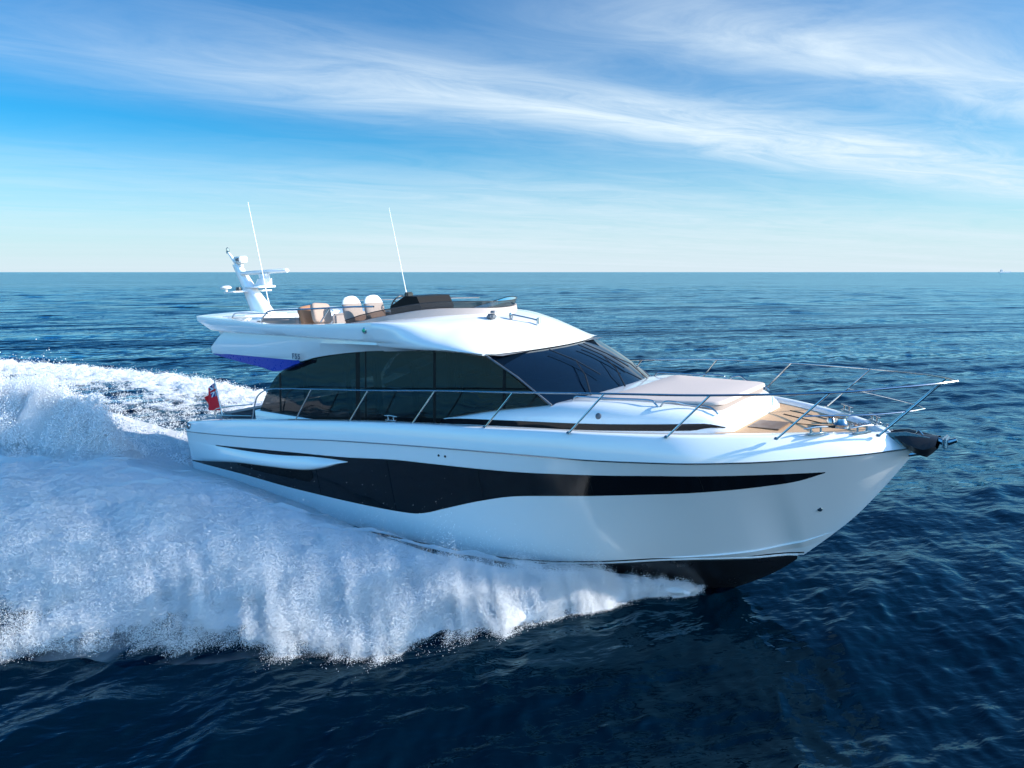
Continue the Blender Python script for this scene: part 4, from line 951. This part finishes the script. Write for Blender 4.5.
hh, cv_ = plume_h(px, py); hh = np.minimum(hh, 2.1); cl = fbm(np.stack([px * 1.6, py * 1.6, np.full(n, 4.0)], -1), 4, .6); k = r.random(n) < np.clip(.5 + cl, .05, 1)
P = np.stack([px, py, np.maximum(hh + r.exponential(.11, n) * (1 + 1.2 * np.clip(cl, -.5, 1)), 0)], -1)[k]
gx, gy = np.meshgrid(np.linspace(-1.0, -14, 130), np.linspace(-7.5, 1.5, 90), indexing='ij'); gx = gx.ravel(); gy = gy.ravel(); h2, c2 = plume_h(gx, gy)
pf = fbm(np.stack([gx * 1.2, gy * 1.2, np.full_like(gx, 6.8)], -1), 4, .55)
mist('plume_mist', gx, gy, np.maximum(h2 * 1.12 + (.22 + .3 * pf) * c2 ** .7, .0) - .02, (130, 90), 2.2, 'soft sunlit mist around the tall plume behind the stern')
points('plume_drops', P, (.006 * (3.0 ** (r.random(n) ** 2)))[k], drop, 'haze of droplets hanging over the sunlit plume behind the stern', 'spray')

# turbulent wake behind the boat
f_wp = tab([(-90, -14), (-50, -3.5), (-28, 1.6), (-19, 3.9), (-12.9, 5.0), (-7.2, 4.5), (-3, 3.6), (0, 2.4), (1.5, 2.0)])
f_ws = tab([(-90, -50), (-50, -26), (-28, -13), (-15, -7), (-7, -3.5), (-1, -2.2), (1.5, -1.9)])
NX, NY = 760, 300; uw = np.linspace(0, 1, NX); xw = 1.5 - 91.5 * uw ** 1.9; XW, VW = np.meshgrid(xw, np.linspace(0, 1, NY), indexing='ij'); x_ = XW.ravel(); v_ = VW.ravel()
y_ = f_wp(x_) + (f_ws(x_) - f_wp(x_)) * v_
n_l = fbm(np.stack([x_ * .5, y_ * .5, np.zeros_like(x_)], -1), 3); n_s = fbm(np.stack([x_ * 1.5, y_ * 2.2, np.full_like(x_, 3.)], -1), 5, .6)
edge = np.exp(-((v_ - .10) / .10) ** 2)
y_ = y_ + n_s * .35 * np.clip(1 - v_ * 6, 0, 1)
h = .06 + (.055 * n_s + .06 * n_l) + .14 * edge * (1 + .7 * n_s)
h *= np.clip(v_ / .03, 0, 1) * np.clip((1 - v_) / .03, 0, 1)
o = npmesh('wake_foam', np.stack([x_, y_, h + .0], -1), gridfaces(NX, NY), foam)
trough = np.exp(-((y_ - .2) / 1.3) ** 2) * np.exp(-((x_ + 4.5) / 4.2) ** 2)
cov = .44 + .40 * edge + .30 * n_l + .22 * n_s - .42 * trough - .25 * np.clip((v_ - .35) / .3, 0, 1) * np.clip((x_ + 16) / 6, 0, 1) * 0
set_attr(o, 'cover', cov * np.clip(v_ / .02, 0, 1)); tag(o, 'broad band of churned white foam forming the wake astern', 'wake', kind='stuff')

r = np.random.default_rng(21); n = 260000; wx = 1.0 - 45 * r.random(n) ** 1.6; wv = r.random(n); wy = f_wp(wx) + (f_ws(wx) - f_wp(wx)) * wv
cl = fbm(np.stack([wx * 1.5, wy * 2.2, np.full(n, 3.)], -1), 5, .6); k = r.random(n) < np.clip(.35 + 1.6 * cl + .5 * np.exp(-((wv - .1) / .1) ** 2), 0, 1)
points('wake_drops', np.stack([wx, wy, .05 + .055 * cl + .16 * np.exp(-((wv - .1) / .1) ** 2) + r.exponential(.05, n)], -1)[k], (.006 * 2.6 ** (r.random(n) ** 2))[k], drop, 'fine droplets and froth dancing over the wake foam astern', 'spray')

# ------------------------------------------------------------------ ship on the horizon
def on_sea(px, dist, z=0):
    th_ = math.atan((px - 512) / 679.807); L = Vector((-math.sin(YAW - th_), math.cos(YAW - th_), 0)); return Vector((CAM.x, CAM.y, z)) + L * dist
ship = empty('cargo_ship', on_sea(998, 7500), (0, 0, YAW)); tag(ship, 'tiny hazy cargo ship far away on the horizon at the right', 'ship')
hz = mat('haze_faded_grey', (.60, .66, .70), .7, var=.1)  # distance haze put into the base colour as a paler grey
q = MB(); q.poly([(-48, -6, 0), (44, -6, 0), (56, -6, 9), (-50, -6, 7)], (0, 12, 0)); q.build('ship_hull', hz, ship, smooth=False)
q = MB(); q.box((-28, 0, 15), (16, 11, 16), bev=.5); q.box((-30, 0, 26), (5, 5, 7)); q.build('superstructure', hz, ship, smooth=False)
q = MB(); q.tube([(10, 0, 8), (10, 0, 22)], .8, 6); q.build('mast', hz, ship)
